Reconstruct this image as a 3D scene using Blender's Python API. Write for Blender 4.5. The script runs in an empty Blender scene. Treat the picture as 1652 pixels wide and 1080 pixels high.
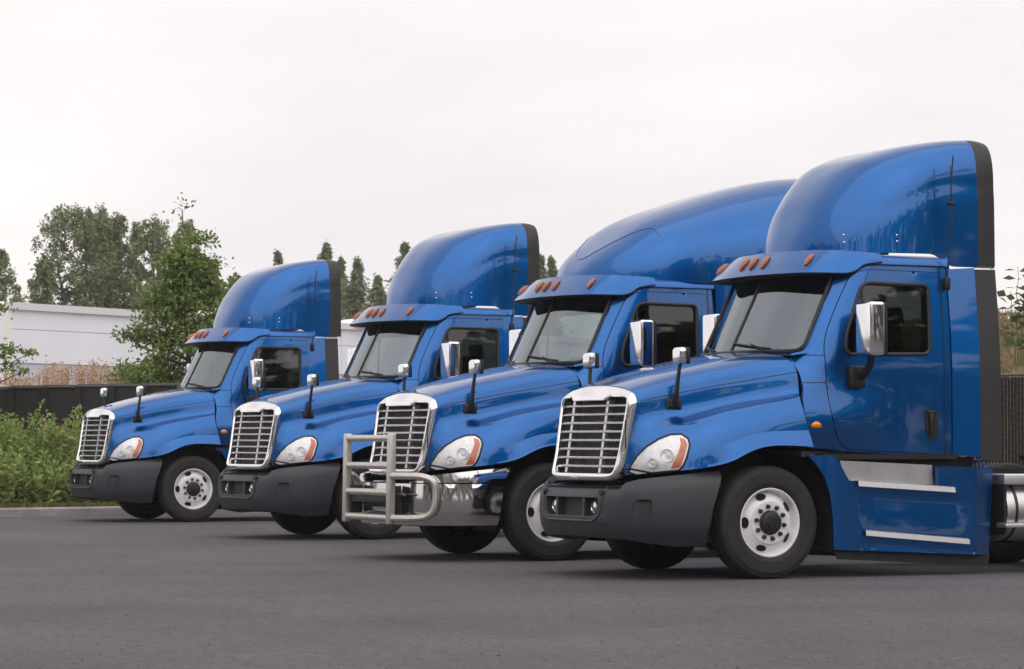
import bpy, math, random
import numpy as np
from mathutils import Vector, Matrix
from mathutils.bvhtree import BVHTree
from mathutils.geometry import delaunay_2d_cdt
random.seed(7); rng = np.random.default_rng(7)
SC = bpy.context.scene; COL = SC.collection
R = math.radians

# ------------------------------------------------------------------ camera
FPX, YH, CAM_H = 4500.0, 712.0, 1.26          # focal length and horizon row for a 1652 x 1080 frame
PITCH = math.atan((YH - 540.0) / FPX)
cam_d = bpy.data.cameras.new('camera'); cam = bpy.data.objects.new('camera', cam_d); COL.objects.link(cam)
cam.location = (0, 0, CAM_H); cam.rotation_euler = (math.pi/2 + PITCH, 0, 0)
cam_d.sensor_width = 36.0; cam_d.lens = FPX / 1652.0 * 36.0
cam_d.clip_start = 0.5; cam_d.clip_end = 6000
cam_d.dof.use_dof = True; cam_d.dof.focus_distance = 31.0; cam_d.dof.aperture_fstop = 8.0
SC.camera = cam

# ------------------------------------------------------------------ world, sun, exposure
SUN_EL, SUN_AZ = R(50), R(165)                # azimuth: clockwise from +Y (behind the camera, to the right); veiled by cloud
w = bpy.data.worlds.new('World'); SC.world = w; w.use_nodes = True
nt = w.node_tree; nt.nodes.clear()
def N(tree, t, **k):
    n = tree.nodes.new(t)
    for a, b in k.items(): setattr(n, a, b)
    return n
sky = N(nt, 'ShaderNodeTexSky', sky_type='NISHITA', sun_disc=False, sun_elevation=SUN_EL, sun_rotation=SUN_AZ)
sky.air_density = 1.0; sky.dust_density = 4.0
bg = N(nt, 'ShaderNodeBackground'); bg.inputs['Strength'].default_value = 0.10
outw = N(nt, 'ShaderNodeOutputWorld')
tc = N(nt, 'ShaderNodeTexCoord'); mp = N(nt, 'ShaderNodeMapping'); mp.inputs['Scale'].default_value = (1.0, 1.0, 3.2)
nz = N(nt, 'ShaderNodeTexNoise'); nz.inputs['Scale'].default_value = 2.6; nz.inputs['Detail'].default_value = 5; nz.inputs['Roughness'].default_value = 0.5
cr = N(nt, 'ShaderNodeValToRGB')
cr.color_ramp.elements[0].position = 0.34; cr.color_ramp.elements[0].color = (10.1, 9.7, 9.9, 1)
cr.color_ramp.elements[1].position = 0.62; cr.color_ramp.elements[1].color = (13.0, 12.1, 11.8, 1)
mx = N(nt, 'ShaderNodeMixRGB'); mx.inputs['Fac'].default_value = 0.90     # a closed cloud deck over the blue
L = nt.links.new
L(tc.outputs['Generated'], mp.inputs['Vector']); L(mp.outputs['Vector'], nz.inputs['Vector'])
L(nz.outputs['Fac'], cr.inputs['Fac']); L(sky.outputs['Color'], mx.inputs['Color1']); L(cr.outputs['Color'], mx.inputs['Color2'])
sx_ = N(nt, 'ShaderNodeSeparateXYZ'); L(tc.outputs['Generated'], sx_.inputs['Vector'])
er = N(nt, 'ShaderNodeMapRange', interpolation_type='SMOOTHSTEP'); er.inputs['From Min'].default_value = 0.04; er.inputs['From Max'].default_value = 0.22; er.inputs['To Min'].default_value = 1.0; er.inputs['To Max'].default_value = 0.91
L(sx_.outputs['Z'], er.inputs['Value'])                                  # the deck is thicker, and greyer, overhead
dk = N(nt, 'ShaderNodeMixRGB', blend_type='MULTIPLY'); dk.inputs['Fac'].default_value = 1.0
L(mx.outputs['Color'], dk.inputs['Color1']); L(er.outputs['Result'], dk.inputs['Color2']); L(dk.outputs['Color'], bg.inputs['Color']); L(bg.outputs['Background'], outw.inputs['Surface'])
sd = bpy.data.lights.new('sun', 'SUN'); sd.energy = 1.5; sd.angle = R(110); sd.color = (1.0, 0.96, 0.9)
so = bpy.data.objects.new('sun', sd); COL.objects.link(so)
sdir = Vector((math.sin(SUN_AZ)*math.cos(SUN_EL), math.cos(SUN_AZ)*math.cos(SUN_EL), math.sin(SUN_EL)))
so.rotation_euler = sdir.to_track_quat('Z', 'Y').to_euler(); so.location = (0, 0, 60)
vs = SC.view_settings; vs.view_transform = 'Standard'; vs.look = 'None'; vs.exposure = 0.0; vs.gamma = 1.0
SC.render.film_transparent = False

# ------------------------------------------------------------------ helpers: geometry
def at(px, py, Z):
    """world point at depth Z along +Y seen at a pixel of the 1652 x 1080 photograph"""
    a = (px-826)/FPX; b = -(py-540)/FPX
    d = (a, math.cos(PITCH)-b*math.sin(PITCH), math.sin(PITCH)+b*math.cos(PITCH))
    t = Z/d[1]
    return np.array([d[0]*t, Z, CAM_H+d[2]*t])
def S(t):
    t = min(1.0, max(0.0, t)); return t*t*(3-2*t)
def interp(x, xs, ys): return float(np.interp(x, xs, ys))
def crom(P, n):
    """Catmull-Rom through the points P (m,3) sampled n times"""
    P = np.asarray(P, float); m = len(P)
    Q = np.vstack([2*P[0]-P[1], P, 2*P[-1]-P[-2]])
    out = []
    for t in np.linspace(0, m-1, n):
        i = min(int(t), m-2); f = t-i
        a, b, c, d = Q[i], Q[i+1], Q[i+2], Q[i+3]
        out.append(0.5*((2*b)+(c-a)*f+(2*a-5*b+4*c-d)*f*f+(3*b-3*c+d-a)*f**3))
    return np.array(out)
def rounded(pts, r, n=5):
    """round the corners of a closed 2D outline; r is a number or one per corner"""
    pts = [np.array(p, float) for p in pts]; m = len(pts); out = []
    for i, p in enumerate(pts):
        ri = r[i] if isinstance(r, (list, tuple)) else r
        a, b = pts[i-1]-p, pts[(i+1) % m]-p
        la, lb = np.linalg.norm(a), np.linalg.norm(b)
        d = min(ri, la*0.49, lb*0.49)
        if d < 1e-4: out.append(tuple(p)); continue
        p0, p1 = p+a/la*d, p+b/lb*d
        for k in range(n+1):
            t = k/n; out.append(tuple((1-t)**2*p0+2*t*(1-t)*p+t*t*p1))
    return out
def resample(pts, step, closed=True):
    pts = [np.array(p, float) for p in pts]; out = []
    m = len(pts)
    for i in range(m if closed else m-1):
        a, b = pts[i], pts[(i+1) % m]; d = np.linalg.norm(b-a)
        if d < 1e-6: continue
        k = max(1, int(math.ceil(d/step)))
        for j in range(k): out.append(a+(b-a)*j/k)
    if not closed: out.append(pts[-1])
    return out
def inside(p, poly):
    x, y = p; c = False; j = len(poly)-1
    for i in range(len(poly)):
        xi, yi = poly[i]; xj, yj = poly[j]
        if (yi > y) != (yj > y) and x < (xj-xi)*(y-yi)/(yj-yi+1e-12)+xi: c = not c
        j = i
    return c

class MB:
    """collects shapes; build() links them as ONE mesh object"""
    def __init__(s): s.v = []; s.f = []
    def add(s, V, F):
        o = len(s.v); s.v += [tuple(map(float, p)) for p in V]; s.f += [tuple(i+o for i in q) for q in F]; return s
    def box(s, c, d, rot=None):
        c = np.array(c, float); h = np.array(d, float)/2
        V = [np.array([x, y, z])*h for x in (-1, 1) for y in (-1, 1) for z in (-1, 1)]
        if rot is not None: V = [np.array(rot @ Vector(p)) for p in V]
        return s.add([p+c for p in V], [(0, 1, 3, 2), (4, 6, 7, 5), (0, 4, 5, 1), (2, 3, 7, 6), (0, 2, 6, 4), (1, 5, 7, 3)])
    def rbox(s, c, d, r, rot=None, n=3):
        """box with round edges"""
        c = np.array(c, float); h = np.maximum(np.array(d, float)/2-r, 0)
        th = [(-math.pi/2)+math.pi/2*k/n for k in range(n+1)]; th = th+[-t for t in th[::-1]]
        ph = []
        for q in range(4): ph += [q*math.pi/2+math.pi/2*k/n for k in range(n+1)]
        V = []; sg = []
        for i, t in enumerate(th):
            sz = -1 if i <= n else 1
            for j, p in enumerate(ph):
                q = j//(n+1); sx = 1 if q in (0, 3) else -1; sy = 1 if q in (0, 1) else -1
                nrm = np.array([math.cos(t)*math.cos(p), math.cos(t)*math.sin(p), math.sin(t)])
                V.append(nrm*r+h*np.array([sx, sy, sz]))
        if rot is not None: V = [np.array(rot @ Vector(p)) for p in V]
        m = len(ph); F = []
        for i in range(len(th)-1):
            for j in range(m): F.append((i*m+j, i*m+(j+1) % m, (i+1)*m+(j+1) % m, (i+1)*m+j))
        F.append(tuple(range(m))[::-1]); F.append(tuple((len(th)-1)*m+j for j in range(m)))
        return s.add([p+c for p in V], F)
    def tube(s, pts, r, n=8, cap=True, closed=False):
        P = [np.array(p, float) for p in pts]; m = len(P); V = []; F = []
        T = []
        for i in range(m):
            a = P[(i-1) % m] if (closed or i > 0) else P[i]; b = P[(i+1) % m] if (closed or i < m-1) else P[i]
            t = b-a; T.append(t/(np.linalg.norm(t)+1e-12))
        up = np.array([0, 0, 1.0]) if abs(T[0][2]) < 0.9 else np.array([1.0, 0, 0])
        u = np.cross(T[0], up); u /= np.linalg.norm(u)
        for i in range(m):
            u = u-T[i]*np.dot(u, T[i]); u /= np.linalg.norm(u)+1e-12
            v = np.cross(T[i], u); ri = r[i] if hasattr(r, '__len__') else r
            for k in range(n):
                a = 2*math.pi*k/n; V.append(P[i]+ri*(math.cos(a)*u+math.sin(a)*v))
        for i in range(m if closed else m-1):
            i2 = (i+1) % m
            for k in range(n): F.append((i*n+k, i*n+(k+1) % n, i2*n+(k+1) % n, i2*n+k))
        if cap and not closed:
            F.append(tuple(range(n))[::-1]); F.append(tuple((m-1)*n+k for k in range(n)))
        return s.add(V, F)
    def lathe(s, prof, n=32, c=(0, 0, 0), closed=False):
        """profile of (radius, y) turned about the Y axis"""
        V = []; F = []; m = len(prof)
        for rr, y in prof:
            for k in range(n):
                a = 2*math.pi*k/n; V.append((c[0]+rr*math.cos(a), c[1]+y, c[2]+rr*math.sin(a)))
        for i in range(m if closed else m-1):
            i2 = (i+1) % m
            for k in range(n): F.append((i*n+k, i2*n+k, i2*n+(k+1) % n, i*n+(k+1) % n))
        return s.add(V, F)
    def grid(s, P, closed_v=False):
        P = np.asarray(P, float); a, b = P.shape[:2]; F = []
        for i in range(a-1):
            for j in range(b if closed_v else b-1):
                j2 = (j+1) % b; F.append((i*b+j, (i+1)*b+j, (i+1)*b+j2, i*b+j2))
        return s.add(P.reshape(-1, 3), F)
    def panel(s, outline, f, holes=(), step=0.05, thick=0.02, inward=None, flip=False):
        """a curved sheet cut to a 2D outline, mapped by f(u,v) -> 3D, with a turned-in rim of the given depth"""
        loops = [resample(outline, step)]+[resample(h, step) for h in holes]
        V2 = []; E = []
        for lp in loops:
            o = len(V2); V2 += [Vector(p) for p in lp]; E += [(o+i, o+(i+1) % len(lp)) for i in range(len(lp))]
        A = np.array(loops[0]); lo, hi = A.min(0), A.max(0)
        B = np.array([tuple(p) for p in V2])
        for u in np.arange(lo[0]+step/2, hi[0], step):
            for v in np.arange(lo[1]+step/2, hi[1], step):
                if inside((u, v), [tuple(p) for p in loops[0]]) and not any(inside((u, v), [tuple(p) for p in l]) for l in loops[1:]):
                    if ((B-(u, v))**2).sum(1).min() > (0.42*step)**2: V2.append(Vector((u, v)))
        vo, _, fo, *_r = delaunay_2d_cdt(V2, E, [], 0, 1e-6)
        L0 = [tuple(p) for p in loops[0]]; LH = [[tuple(p) for p in l] for l in loops[1:]]
        tri = []
        for t in fo:
            c = sum((vo[i] for i in t), Vector((0, 0)))/len(t)
            if inside(tuple(c), L0) and not any(inside(tuple(c), l) for l in LH): tri.append(tuple(t))
        P = [np.array(f(p[0], p[1]), float) for p in vo]
        if flip: tri = [t[::-1] for t in tri]
        s.add(P, tri)
        if thick:
            def nrm(u, v):
                e = 0.004; p = np.array(f(u, v)); n = np.cross(np.array(f(u+e, v))-p, np.array(f(u, v+e))-p)
                n = n/(np.linalg.norm(n)+1e-12); return -n if flip else n
            for lp in loops:
                top = [np.array(f(*p)) for p in lp]
                bot = [q-(nrm(*p) if inward is None else -np.array(inward))*thick for p, q in zip(lp, top)]
                m = len(lp); s.add(top+bot, [(i, (i+1) % m, m+(i+1) % m, m+i) for i in range(m)])
        return s
    def mirror(s):
        m = MB(); m.v = [(x, -y, z) for x, y, z in s.v]; m.f = [q[::-1] for q in s.f]; return m
    def build(s, name, mat, parent=None, angle=35, loc=None):
        me = bpy.data.meshes.new(name); me.from_pydata(s.v, [], s.f); me.update()
        if angle:
            me.polygons.foreach_set('use_smooth', [True]*len(me.polygons))
            me.set_sharp_from_angle(angle=R(angle))
        me.materials.append(mat)
        o = bpy.data.objects.new(name, me); COL.objects.link(o)
        if parent is not None: o.parent = parent
        if loc is not None: o.location = loc
        return o
def np_mesh(name, V, F, mat, parent=None, smooth=False):
    """fast mesh from arrays; F is (n,4) or (n,3)"""
    V = np.asarray(V, np.float32); F = np.asarray(F, np.int32); k = F.shape[1]
    me = bpy.data.meshes.new(name); me.vertices.add(len(V)); me.vertices.foreach_set('co', V.ravel())
    me.loops.add(F.size); me.loops.foreach_set('vertex_index', F.ravel())
    me.polygons.add(len(F)); me.polygons.foreach_set('loop_start', np.arange(0, F.size, k, dtype=np.int32))
    me.polygons.foreach_set('loop_total', np.full(len(F), k, np.int32))
    if smooth: me.polygons.foreach_set('use_smooth', np.ones(len(F), bool))
    me.update(calc_edges=True); me.validate(); me.materials.append(mat)
    o = bpy.data.objects.new(name, me); COL.objects.link(o)
    if parent is not None: o.parent = parent
    return o
def tag(o, label=None, cat=None, group=None, kind=None):
    if label: o['label'] = label
    if cat: o['category'] = cat
    if group: o['group'] = group
    if kind: o['kind'] = kind
    return o
def empty(name, loc=(0, 0, 0), rz=0.0):
    o = bpy.data.objects.new(name, None); COL.objects.link(o); o.location = loc; o.rotation_euler = (0, 0, rz); o.empty_display_size = 0.2
    return o

# ------------------------------------------------------------------ helpers: materials
def mat(name, col, rough=0.5, metal=0.0, coat=0.0, spec=0.5, noise=0.0, scale=8.0, bump=0.0, rnoise=0.0, bscale=None, ior=None):
    m = bpy.data.materials.new(name); m.use_nodes = True; t = m.node_tree; b = t.nodes['Principled BSDF']
    b.inputs['Base Color'].default_value = (*col, 1); b.inputs['Roughness'].default_value = rough; b.inputs['Metallic'].default_value = metal
    b.inputs['Coat Weight'].default_value = coat; b.inputs['Coat Roughness'].default_value = 0.03; b.inputs['Specular IOR Level'].default_value = spec
    if noise or bump or rnoise:
        tcn = N(t, 'ShaderNodeTexCoord'); n = N(t, 'ShaderNodeTexNoise'); n.inputs['Scale'].default_value = scale; n.inputs['Detail'].default_value = 6; n.inputs['Roughness'].default_value = 0.6
        t.links.new(tcn.outputs['Object'], n.inputs['Vector'])
        if noise:
            r = N(t, 'ShaderNodeMapRange'); r.inputs['From Min'].default_value = 0.3; r.inputs['From Max'].default_value = 0.7
            r.inputs['To Min'].default_value = 1-noise; r.inputs['To Max'].default_value = 1+noise
            mxx = N(t, 'ShaderNodeMixRGB', blend_type='MULTIPLY'); mxx.inputs['Fac'].default_value = 1; mxx.inputs['Color1'].default_value = (*col, 1)
            t.links.new(n.outputs['Fac'], r.inputs['Value']); t.links.new(r.outputs['Result'], mxx.inputs['Color2']); t.links.new(mxx.outputs['Color'], b.inputs['Base Color'])
        if rnoise:
            r = N(t, 'ShaderNodeMapRange'); r.inputs['From Min'].default_value = 0.3; r.inputs['From Max'].default_value = 0.7
            r.inputs['To Min'].default_value = max(0, rough-rnoise); r.inputs['To Max'].default_value = rough+rnoise
            t.links.new(n.outputs['Fac'], r.inputs['Value']); t.links.new(r.outputs['Result'], b.inputs['Roughness'])
        if bump:
            n2 = n
            if bscale:
                n2 = N(t, 'ShaderNodeTexNoise'); n2.inputs['Scale'].default_value = bscale; n2.inputs['Detail'].default_value = 3; t.links.new(tcn.outputs['Object'], n2.inputs['Vector'])
            bp = N(t, 'ShaderNodeBump'); bp.inputs['Strength'].default_value = bump; bp.inputs['Distance'].default_value = 0.01
            t.links.new(n2.outputs['Fac'], bp.inputs['Height']); t.links.new(bp.outputs['Normal'], b.inputs['Normal'])
    return m
def glass(name, tint, fres=1.5, gcol=(1, 1, 1)):
    m = bpy.data.materials.new(name); m.use_nodes = True; t = m.node_tree; t.nodes.clear()
    tr = N(t, 'ShaderNodeBsdfTransparent'); tr.inputs['Color'].default_value = (*tint, 1)
    gl = N(t, 'ShaderNodeBsdfGlossy'); gl.inputs['Roughness'].default_value = 0.02; gl.inputs['Color'].default_value = (*gcol, 1)
    fr = N(t, 'ShaderNodeFresnel'); fr.inputs['IOR'].default_value = fres
    mxs = N(t, 'ShaderNodeMixShader'); o = N(t, 'ShaderNodeOutputMaterial')
    t.links.new(fr.outputs['Fac'], mxs.inputs['Fac']); t.links.new(tr.outputs['BSDF'], mxs.inputs[1]); t.links.new(gl.outputs['BSDF'], mxs.inputs[2]); t.links.new(mxs.outputs['Shader'], o.inputs['Surface'])
    return m
def leafmat(name, c1, c2, transl=0.35, scale=0.8, rough=0.6):
    m = bpy.data.materials.new(name); m.use_nodes = True; t = m.node_tree; t.nodes.clear()
    g = N(t, 'ShaderNodeNewGeometry'); n = N(t, 'ShaderNodeTexNoise'); n.inputs['Scale'].default_value = scale; n.inputs['Detail'].default_value = 3
    tcn = N(t, 'ShaderNodeTexCoord'); t.links.new(tcn.outputs['Object'], n.inputs['Vector'])
    ad = N(t, 'ShaderNodeMath', operation='MULTIPLY_ADD'); ad.inputs[1].default_value = 0.55; t.links.new(g.outputs['Random Per Island'], ad.inputs[0])
    m2 = N(t, 'ShaderNodeMath', operation='MULTIPLY'); m2.inputs[1].default_value = 0.55; t.links.new(n.outputs['Fac'], m2.inputs[0]); t.links.new(m2.outputs[0], ad.inputs[2])
    rp = N(t, 'ShaderNodeValToRGB'); rp.color_ramp.elements[0].position = 0.15; rp.color_ramp.elements[1].position = 0.85
    rp.color_ramp.elements[0].color = (*c1, 1); rp.color_ramp.elements[1].color = (*c2, 1); t.links.new(ad.outputs[0], rp.inputs['Fac'])
    d = N(t, 'ShaderNodeBsdfPrincipled'); d.inputs['Roughness'].default_value = rough; d.inputs['Specular IOR Level'].default_value = 0.3
    tl = N(t, 'ShaderNodeBsdfTranslucent'); mxs = N(t, 'ShaderNodeMixShader'); mxs.inputs['Fac'].default_value = transl; o = N(t, 'ShaderNodeOutputMaterial')
    t.links.new(rp.outputs['Color'], d.inputs['Base Color']); t.links.new(rp.outputs['Color'], tl.inputs['Color'])
    t.links.new(d.outputs['BSDF'], mxs.inputs[1]); t.links.new(tl.outputs['BSDF'], mxs.inputs[2]); t.links.new(mxs.outputs['Shader'], o.inputs['Surface'])
    return m
M = {}
M['paint'] = mat('blue_paint', (0.0002, 0.098, 0.345), 0.36, 0.88, 0.9, 0.0, noise=0.04, scale=1.5)
M['paint'].node_tree.nodes['Principled BSDF'].inputs['Coat IOR'].default_value = 1.5
M['chrome'] = mat('chrome', (0.88, 0.88, 0.90), 0.10, 1.0, rnoise=0.03, scale=5)
M['satin'] = mat('satin_chrome_plastic', (0.62, 0.62, 0.64), 0.24, 0.9, rnoise=0.06, scale=9)
M['alu'] = mat('brushed_aluminium', (0.58, 0.57, 0.56), 0.38, 1.0, noise=0.08, scale=6, rnoise=0.08)
M['guardalu'] = mat('dull_aluminium', (0.60, 0.58, 0.55), 0.42, 0.85, noise=0.10, scale=14, bump=0.05)
M['steel'] = mat('polished_steel', (0.62, 0.61, 0.60), 0.09, 1.0, rnoise=0.04, scale=3)
M['plastic'] = mat('grey_bumper_plastic', (0.030, 0.032, 0.042), 0.5, 0, noise=0.10, scale=3, bump=0.12, bscale=350)
M['black'] = mat('black_plastic', (0.012, 0.012, 0.014), 0.45, noise=0.15, scale=12)
M['rubber'] = mat('black_rubber', (0.020, 0.019, 0.020), 0.55, noise=0.15, scale=7)
M['edge'] = mat('rubber_edge', (0.026, 0.024, 0.027), 0.5, noise=0.1, scale=4)
M['tyre'] = mat('tyre_rubber', (0.019, 0.018, 0.020), 0.75, noise=0.25, scale=6, bump=0.15, bscale=60)
M['under'] = mat('underbody_black', (0.010, 0.010, 0.011), 0.7, noise=0.3, scale=9)
M['wheelwhite'] = mat('white_wheel_paint', (0.80, 0.79, 0.81), 0.35, 0, 0.3, noise=0.05, scale=9)
M['nut'] = mat('dark_steel_nut', (0.05, 0.05, 0.055), 0.45, 0.6)
M['hole'] = mat('hand_hole_dark', (0.004, 0.004, 0.004), 0.9)
M['amber'] = mat('amber_lens', (0.42, 0.105, 0.02), 0.3, 0, 0.5, noise=0.15, scale=40)
M['orange'] = mat('orange_lens', (0.72, 0.17, 0.06), 0.22, 0, 0.8, noise=0.12, scale=60)
M['signal'] = mat('turn_signal_lens', (0.85, 0.28, 0.01), 0.2, 0, 0.8, noise=0.2, scale=60)
M['lamp'] = mat('headlamp_reflector', (0.93, 0.93, 0.95), 0.18, 0.15, noise=0.1, scale=22, bump=0.25, bscale=14)
M['lampdark'] = mat('headlamp_inner_grey', (0.66, 0.66, 0.68), 0.3, 0.6)
M['lens'] = glass('clear_lens', (0.96, 0.96, 0.97), 1.3)
M['wsglass'] = glass('windshield_glass', (0.86, 0.95, 0.98), 2.9, (.86, .95, 1.0))
M['glass'] = glass('side_glass', (0.16, 0.19, 0.19), 1.55)
M['bandglass'] = mat('dark_shade_band', (0.004, 0.004, 0.005), 0.12, 0, 0.5)
M['cabin'] = mat('grey_cabin_trim', (0.26, 0.26, 0.27), 0.7, noise=0.1, scale=6)
M['cabinlight'] = mat('pale_cabin_trim', (0.70, 0.74, 0.78), 0.75, noise=0.08, scale=5)
M['seat'] = mat('seat_fabric', (0.05, 0.05, 0.056), 0.9, noise=0.2, scale=30)
M['mirrorglass'] = mat('mirror_glass', (0.85, 0.85, 0.86), 0.02, 1.0)
M['tread'] = mat('step_aluminium', (0.66, 0.66, 0.68), 0.42, 0.9, noise=0.1, scale=30)
M['kick'] = mat('kick_plate_metal', (0.62, 0.62, 0.65), 0.36, 0.8, noise=0.12, scale=3.5)
M['screen'] = mat('intake_screen', (0.014, 0.014, 0.016), 0.6, bump=0.6, bscale=120)
M['radiator'] = mat('radiator_grey', (0.045, 0.043, 0.045), 0.6, noise=0.3, scale=30)
M['bluehose'] = mat('blue_air_hose', (0.02, 0.10, 0.35), 0.4)

# ================================================================== the truck (x forward, y to its left, z up; origin on the ground below the front axle)
T = empty('semi_truck')
VAR = {}                                       # part -> 'day' / 'sleeper' / 'plastic' / 'steel', default both
def both(mb, name, material, parent=None, angle=35):
    a = mb.build(name, material, parent or T, angle); b = mb.mirror().build(name, material, parent or T, angle); return a, b

# ---- hood control net: rows front to back, columns centre-top to bottom edge
HOOD = [
 [(1.165,0,1.780),(1.16,.33,1.770),(1.15,.58,1.738),(1.135,.685,1.675),(1.13,.71,1.615),(1.15,.71,1.50),(1.175,.705,1.36),(1.20,.70,1.22),(1.222,.69,1.08),(1.24,.685,.95)],
 [(.95,0,1.835),(.95,.33,1.827),(.95,.585,1.80),(.94,.705,1.735),(.94,.735,1.66),(.955,.755,1.50),(.985,.835,1.335),(1.01,.905,1.24),(1.035,.945,1.10),(1.05,.95,.972)],
 [(.74,0,1.895),(.74,.34,1.888),(.74,.605,1.862),(.73,.74,1.79),(.73,.775,1.70),(.735,.80,1.54),(.75,.965,1.39),(.78,1.06,1.285),(.81,1.105,1.14),(.84,1.12,1.00)],
 [(.46,0,1.965),(.46,.34,1.958),(.46,.635,1.935),(.46,.79,1.865),(.46,.83,1.755),(.46,.88,1.605),(.45,1.05,1.495),(.46,1.135,1.385),(.48,1.175,1.22),(.50,1.185,1.04)],
 [(.26,0,2.01),(.26,.35,2.003),(.26,.65,1.98),(.26,.825,1.912),(.25,.87,1.79),(.25,.925,1.655),(.25,1.075,1.535),(.27,1.155,1.43),(.29,1.19,1.30),(.30,1.20,1.15)],
 [(.05,0,2.055),(.05,.35,2.048),(.045,.67,2.027),(.04,.86,1.96),(.03,.91,1.825),(.04,.96,1.695),(.05,1.09,1.57),(.05,1.165,1.47),(.08,1.198,1.345),(.10,1.205,1.215)],
 [(-.10,0,2.083),(-.11,.35,2.077),(-.13,.69,2.06),(-.15,.89,1.995),(-.17,.955,1.862),(-.17,.995,1.728),(-.15,1.095,1.605),(-.16,1.17,1.50),(-.15,1.20,1.355),(-.14,1.205,1.225)],
 [(-.20,0,2.10),(-.22,.35,2.095),(-.28,.70,2.075),(-.36,.93,2.02),(-.40,1.00,1.90),(-.40,1.03,1.76),(-.37,1.10,1.64),(-.37,1.172,1.52),(-.40,1.20,1.36),(-.42,1.205,1.21)]]
HN = np.array(HOOD)
for i in range(1, 8):
    k = .5 if i == 1 else (.6 if i == 7 else 1.0)
    HN[i, 5] += np.array([0, 0, -.045])*k; HN[i, 6] += np.array([0, .008, .018])*k
    if i > 1: HN[i, 5, 1] = HN[i, 4, 1]+.034
tmp = np.array([crom(HN[i], 82) for i in range(8)])
HG = np.array([crom(tmp[:, j], 72) for j in range(82)]).transpose(1, 0, 2)      # (rows, columns, 3)
for _ in range(45):
    G2 = HG.copy(); G2[1:-1] = HG[1:-1]*.5+(HG[:-2]+HG[2:])*.25; HG = G2
full = np.concatenate([(HG*[1, -1, 1])[:, :0:-1], HG], axis=1)
mb = MB().grid(full[:, ::-1])
# turned-in rim along bottom and rear edge
for edge in (full[:, -1], full[:, 0], full[-1], full[0]):
    e2 = edge.copy(); c = np.array([0.35, 0, 1.45]); d = c-e2; d[:, 0] *= 0.25; e2 = e2+d/np.linalg.norm(d, axis=1)[:, None]*0.05
    mb.grid(np.stack([edge, e2]))
hood = mb.build('hood', M['paint'], T, 40)
BV = BVHTree.FromPolygons([tuple(p) for p in full.reshape(-1, 3)], [tuple(int(k) for k in f) for f in MB().grid(full).f])
def on_hood(o, d):
    h = BV.ray_cast(Vector(o), Vector(d))
    if h[0] is None: h = BV.find_nearest(Vector(o)+Vector(d)*2.2)
    n = h[1]; n = n if n.dot(Vector(d)) < 0 else -n
    return np.array(h[0]), np.array(n)
# hood crease seam and the flared arch lip
cj = 36
for s in (1, -1):
    crease = [HG[i, cj]*[1, s, 1]+np.array([0, s*0.0005, 0.0005]) for i in range(2, 72)]
    MB().tube(crease, 0.004, 5).build('hood_seam', M['black'], hood)
    rows = [i for i in range(26, 72)]
    P = []
    for i in rows:
        b = HG[i, -1]*[1, s, 1]; u = HG[i, -10]*[1, s, 1]; m_ = HG[i, -6]*[1, s, 1]
        k = S((i-26)/12)
        out = np.array([0, s*0.042*k, 0])
        P.append([u+np.array([0, s*.001, 0]), m_+out*.55, b+out*1.15, b+out*0.9+np.array([0, 0, 0.012]), b-np.array([0, s*0.05, 0])])
    P = np.array(P); P2 = np.array([crom(p, 13) for p in P])
    MB().grid(P2 if s < 0 else P2[:, ::-1]).build('arch_lip', M['paint'], hood, 60)

# ---- cab surfaces
def x0(z): return -.28-.5*(z-2.1)
def xe(z): return x0(z)-.24
def ysec(z): return 1.09-.085*max(0, z-1.9)**1.4
def ycab(x, z):
    k = S((z-1.7)/.4)
    y = ysec(z)-1.1*k*max(0, x-(xe(max(z, 2.0))-.30))**2
    y += .085*math.exp(-((z-1.42)/.28)**2)*S((x+1.55)/1.1)
    return y
def fcab(off): return lambda x, z: (x, ycab(x, z)+off, z)
door_out = rounded([(-1.13,2.872),(-.99,2.80),(-.835,2.53),(-.705,2.27),(-.665,2.13),(-.66,1.67),(-.695,1.42),(-.75,1.28),(-.86,1.185),(-1.975,1.135),(-1.975,2.862)],
                   [.12,.1,.1,.1,.1,.1,.1,.1,.06,.03,.03])
win_out = rounded([(-.875,2.06),(-1.83,2.075),(-1.85,2.745),(-1.10,2.755),(-.88,2.24)], [.09,.09,.07,.10,.12], 6)
def offset_poly(poly, d):
    """inset (d<0) or grow (d>0) a closed outline along its vertex normals"""
    P = np.array(resample(poly, 0.03)); A = 0.5*sum(P[i-1][0]*P[i][1]-P[i][0]*P[i-1][1] for i in range(len(P)))
    Tn = np.roll(P, -1, 0)-np.roll(P, 1, 0); Tn /= np.linalg.norm(Tn, axis=1)[:, None]
    Nn = np.stack([Tn[:, 1], -Tn[:, 0]], 1)*(1 if A > 0 else -1)
    return [tuple(p) for p in P+Nn*d]
cab_out = [(-.430,1.20),(-.412,1.36),(-.382,1.52),(-.380,1.64),(-.410,1.76),(-.410,1.90),(-.375,2.02),(-.40,2.075),(xe(2.10)+.02,2.10)] + \
          [(xe(z), z) for z in np.linspace(2.14, 2.84, 8)] + [(-1.02,2.915),(-1.18,2.94),(-2.06,2.94),(-2.06,1.11),(-.85,1.165),(-.6,1.19)]
half = MB().panel(cab_out, fcab(0), holes=[offset_poly(door_out, .006)], step=.05, thick=.03, flip=True)
# A-pillar between windshield and cab side
zs = np.linspace(2.085, 2.85, 14)
half.grid([[(x0(z)-.28*.9**2, .90, z), (xe(z)+.0, (ycab(xe(z), z)+.925)/2+.01, z), (xe(z)-.006, ycab(xe(z)-.006, z)+.001, z)] for z in zs])
cabm = MB(); cabm.add(half.v, half.f); m2 = half.mirror(); cabm.add(m2.v, m2.f)
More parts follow.
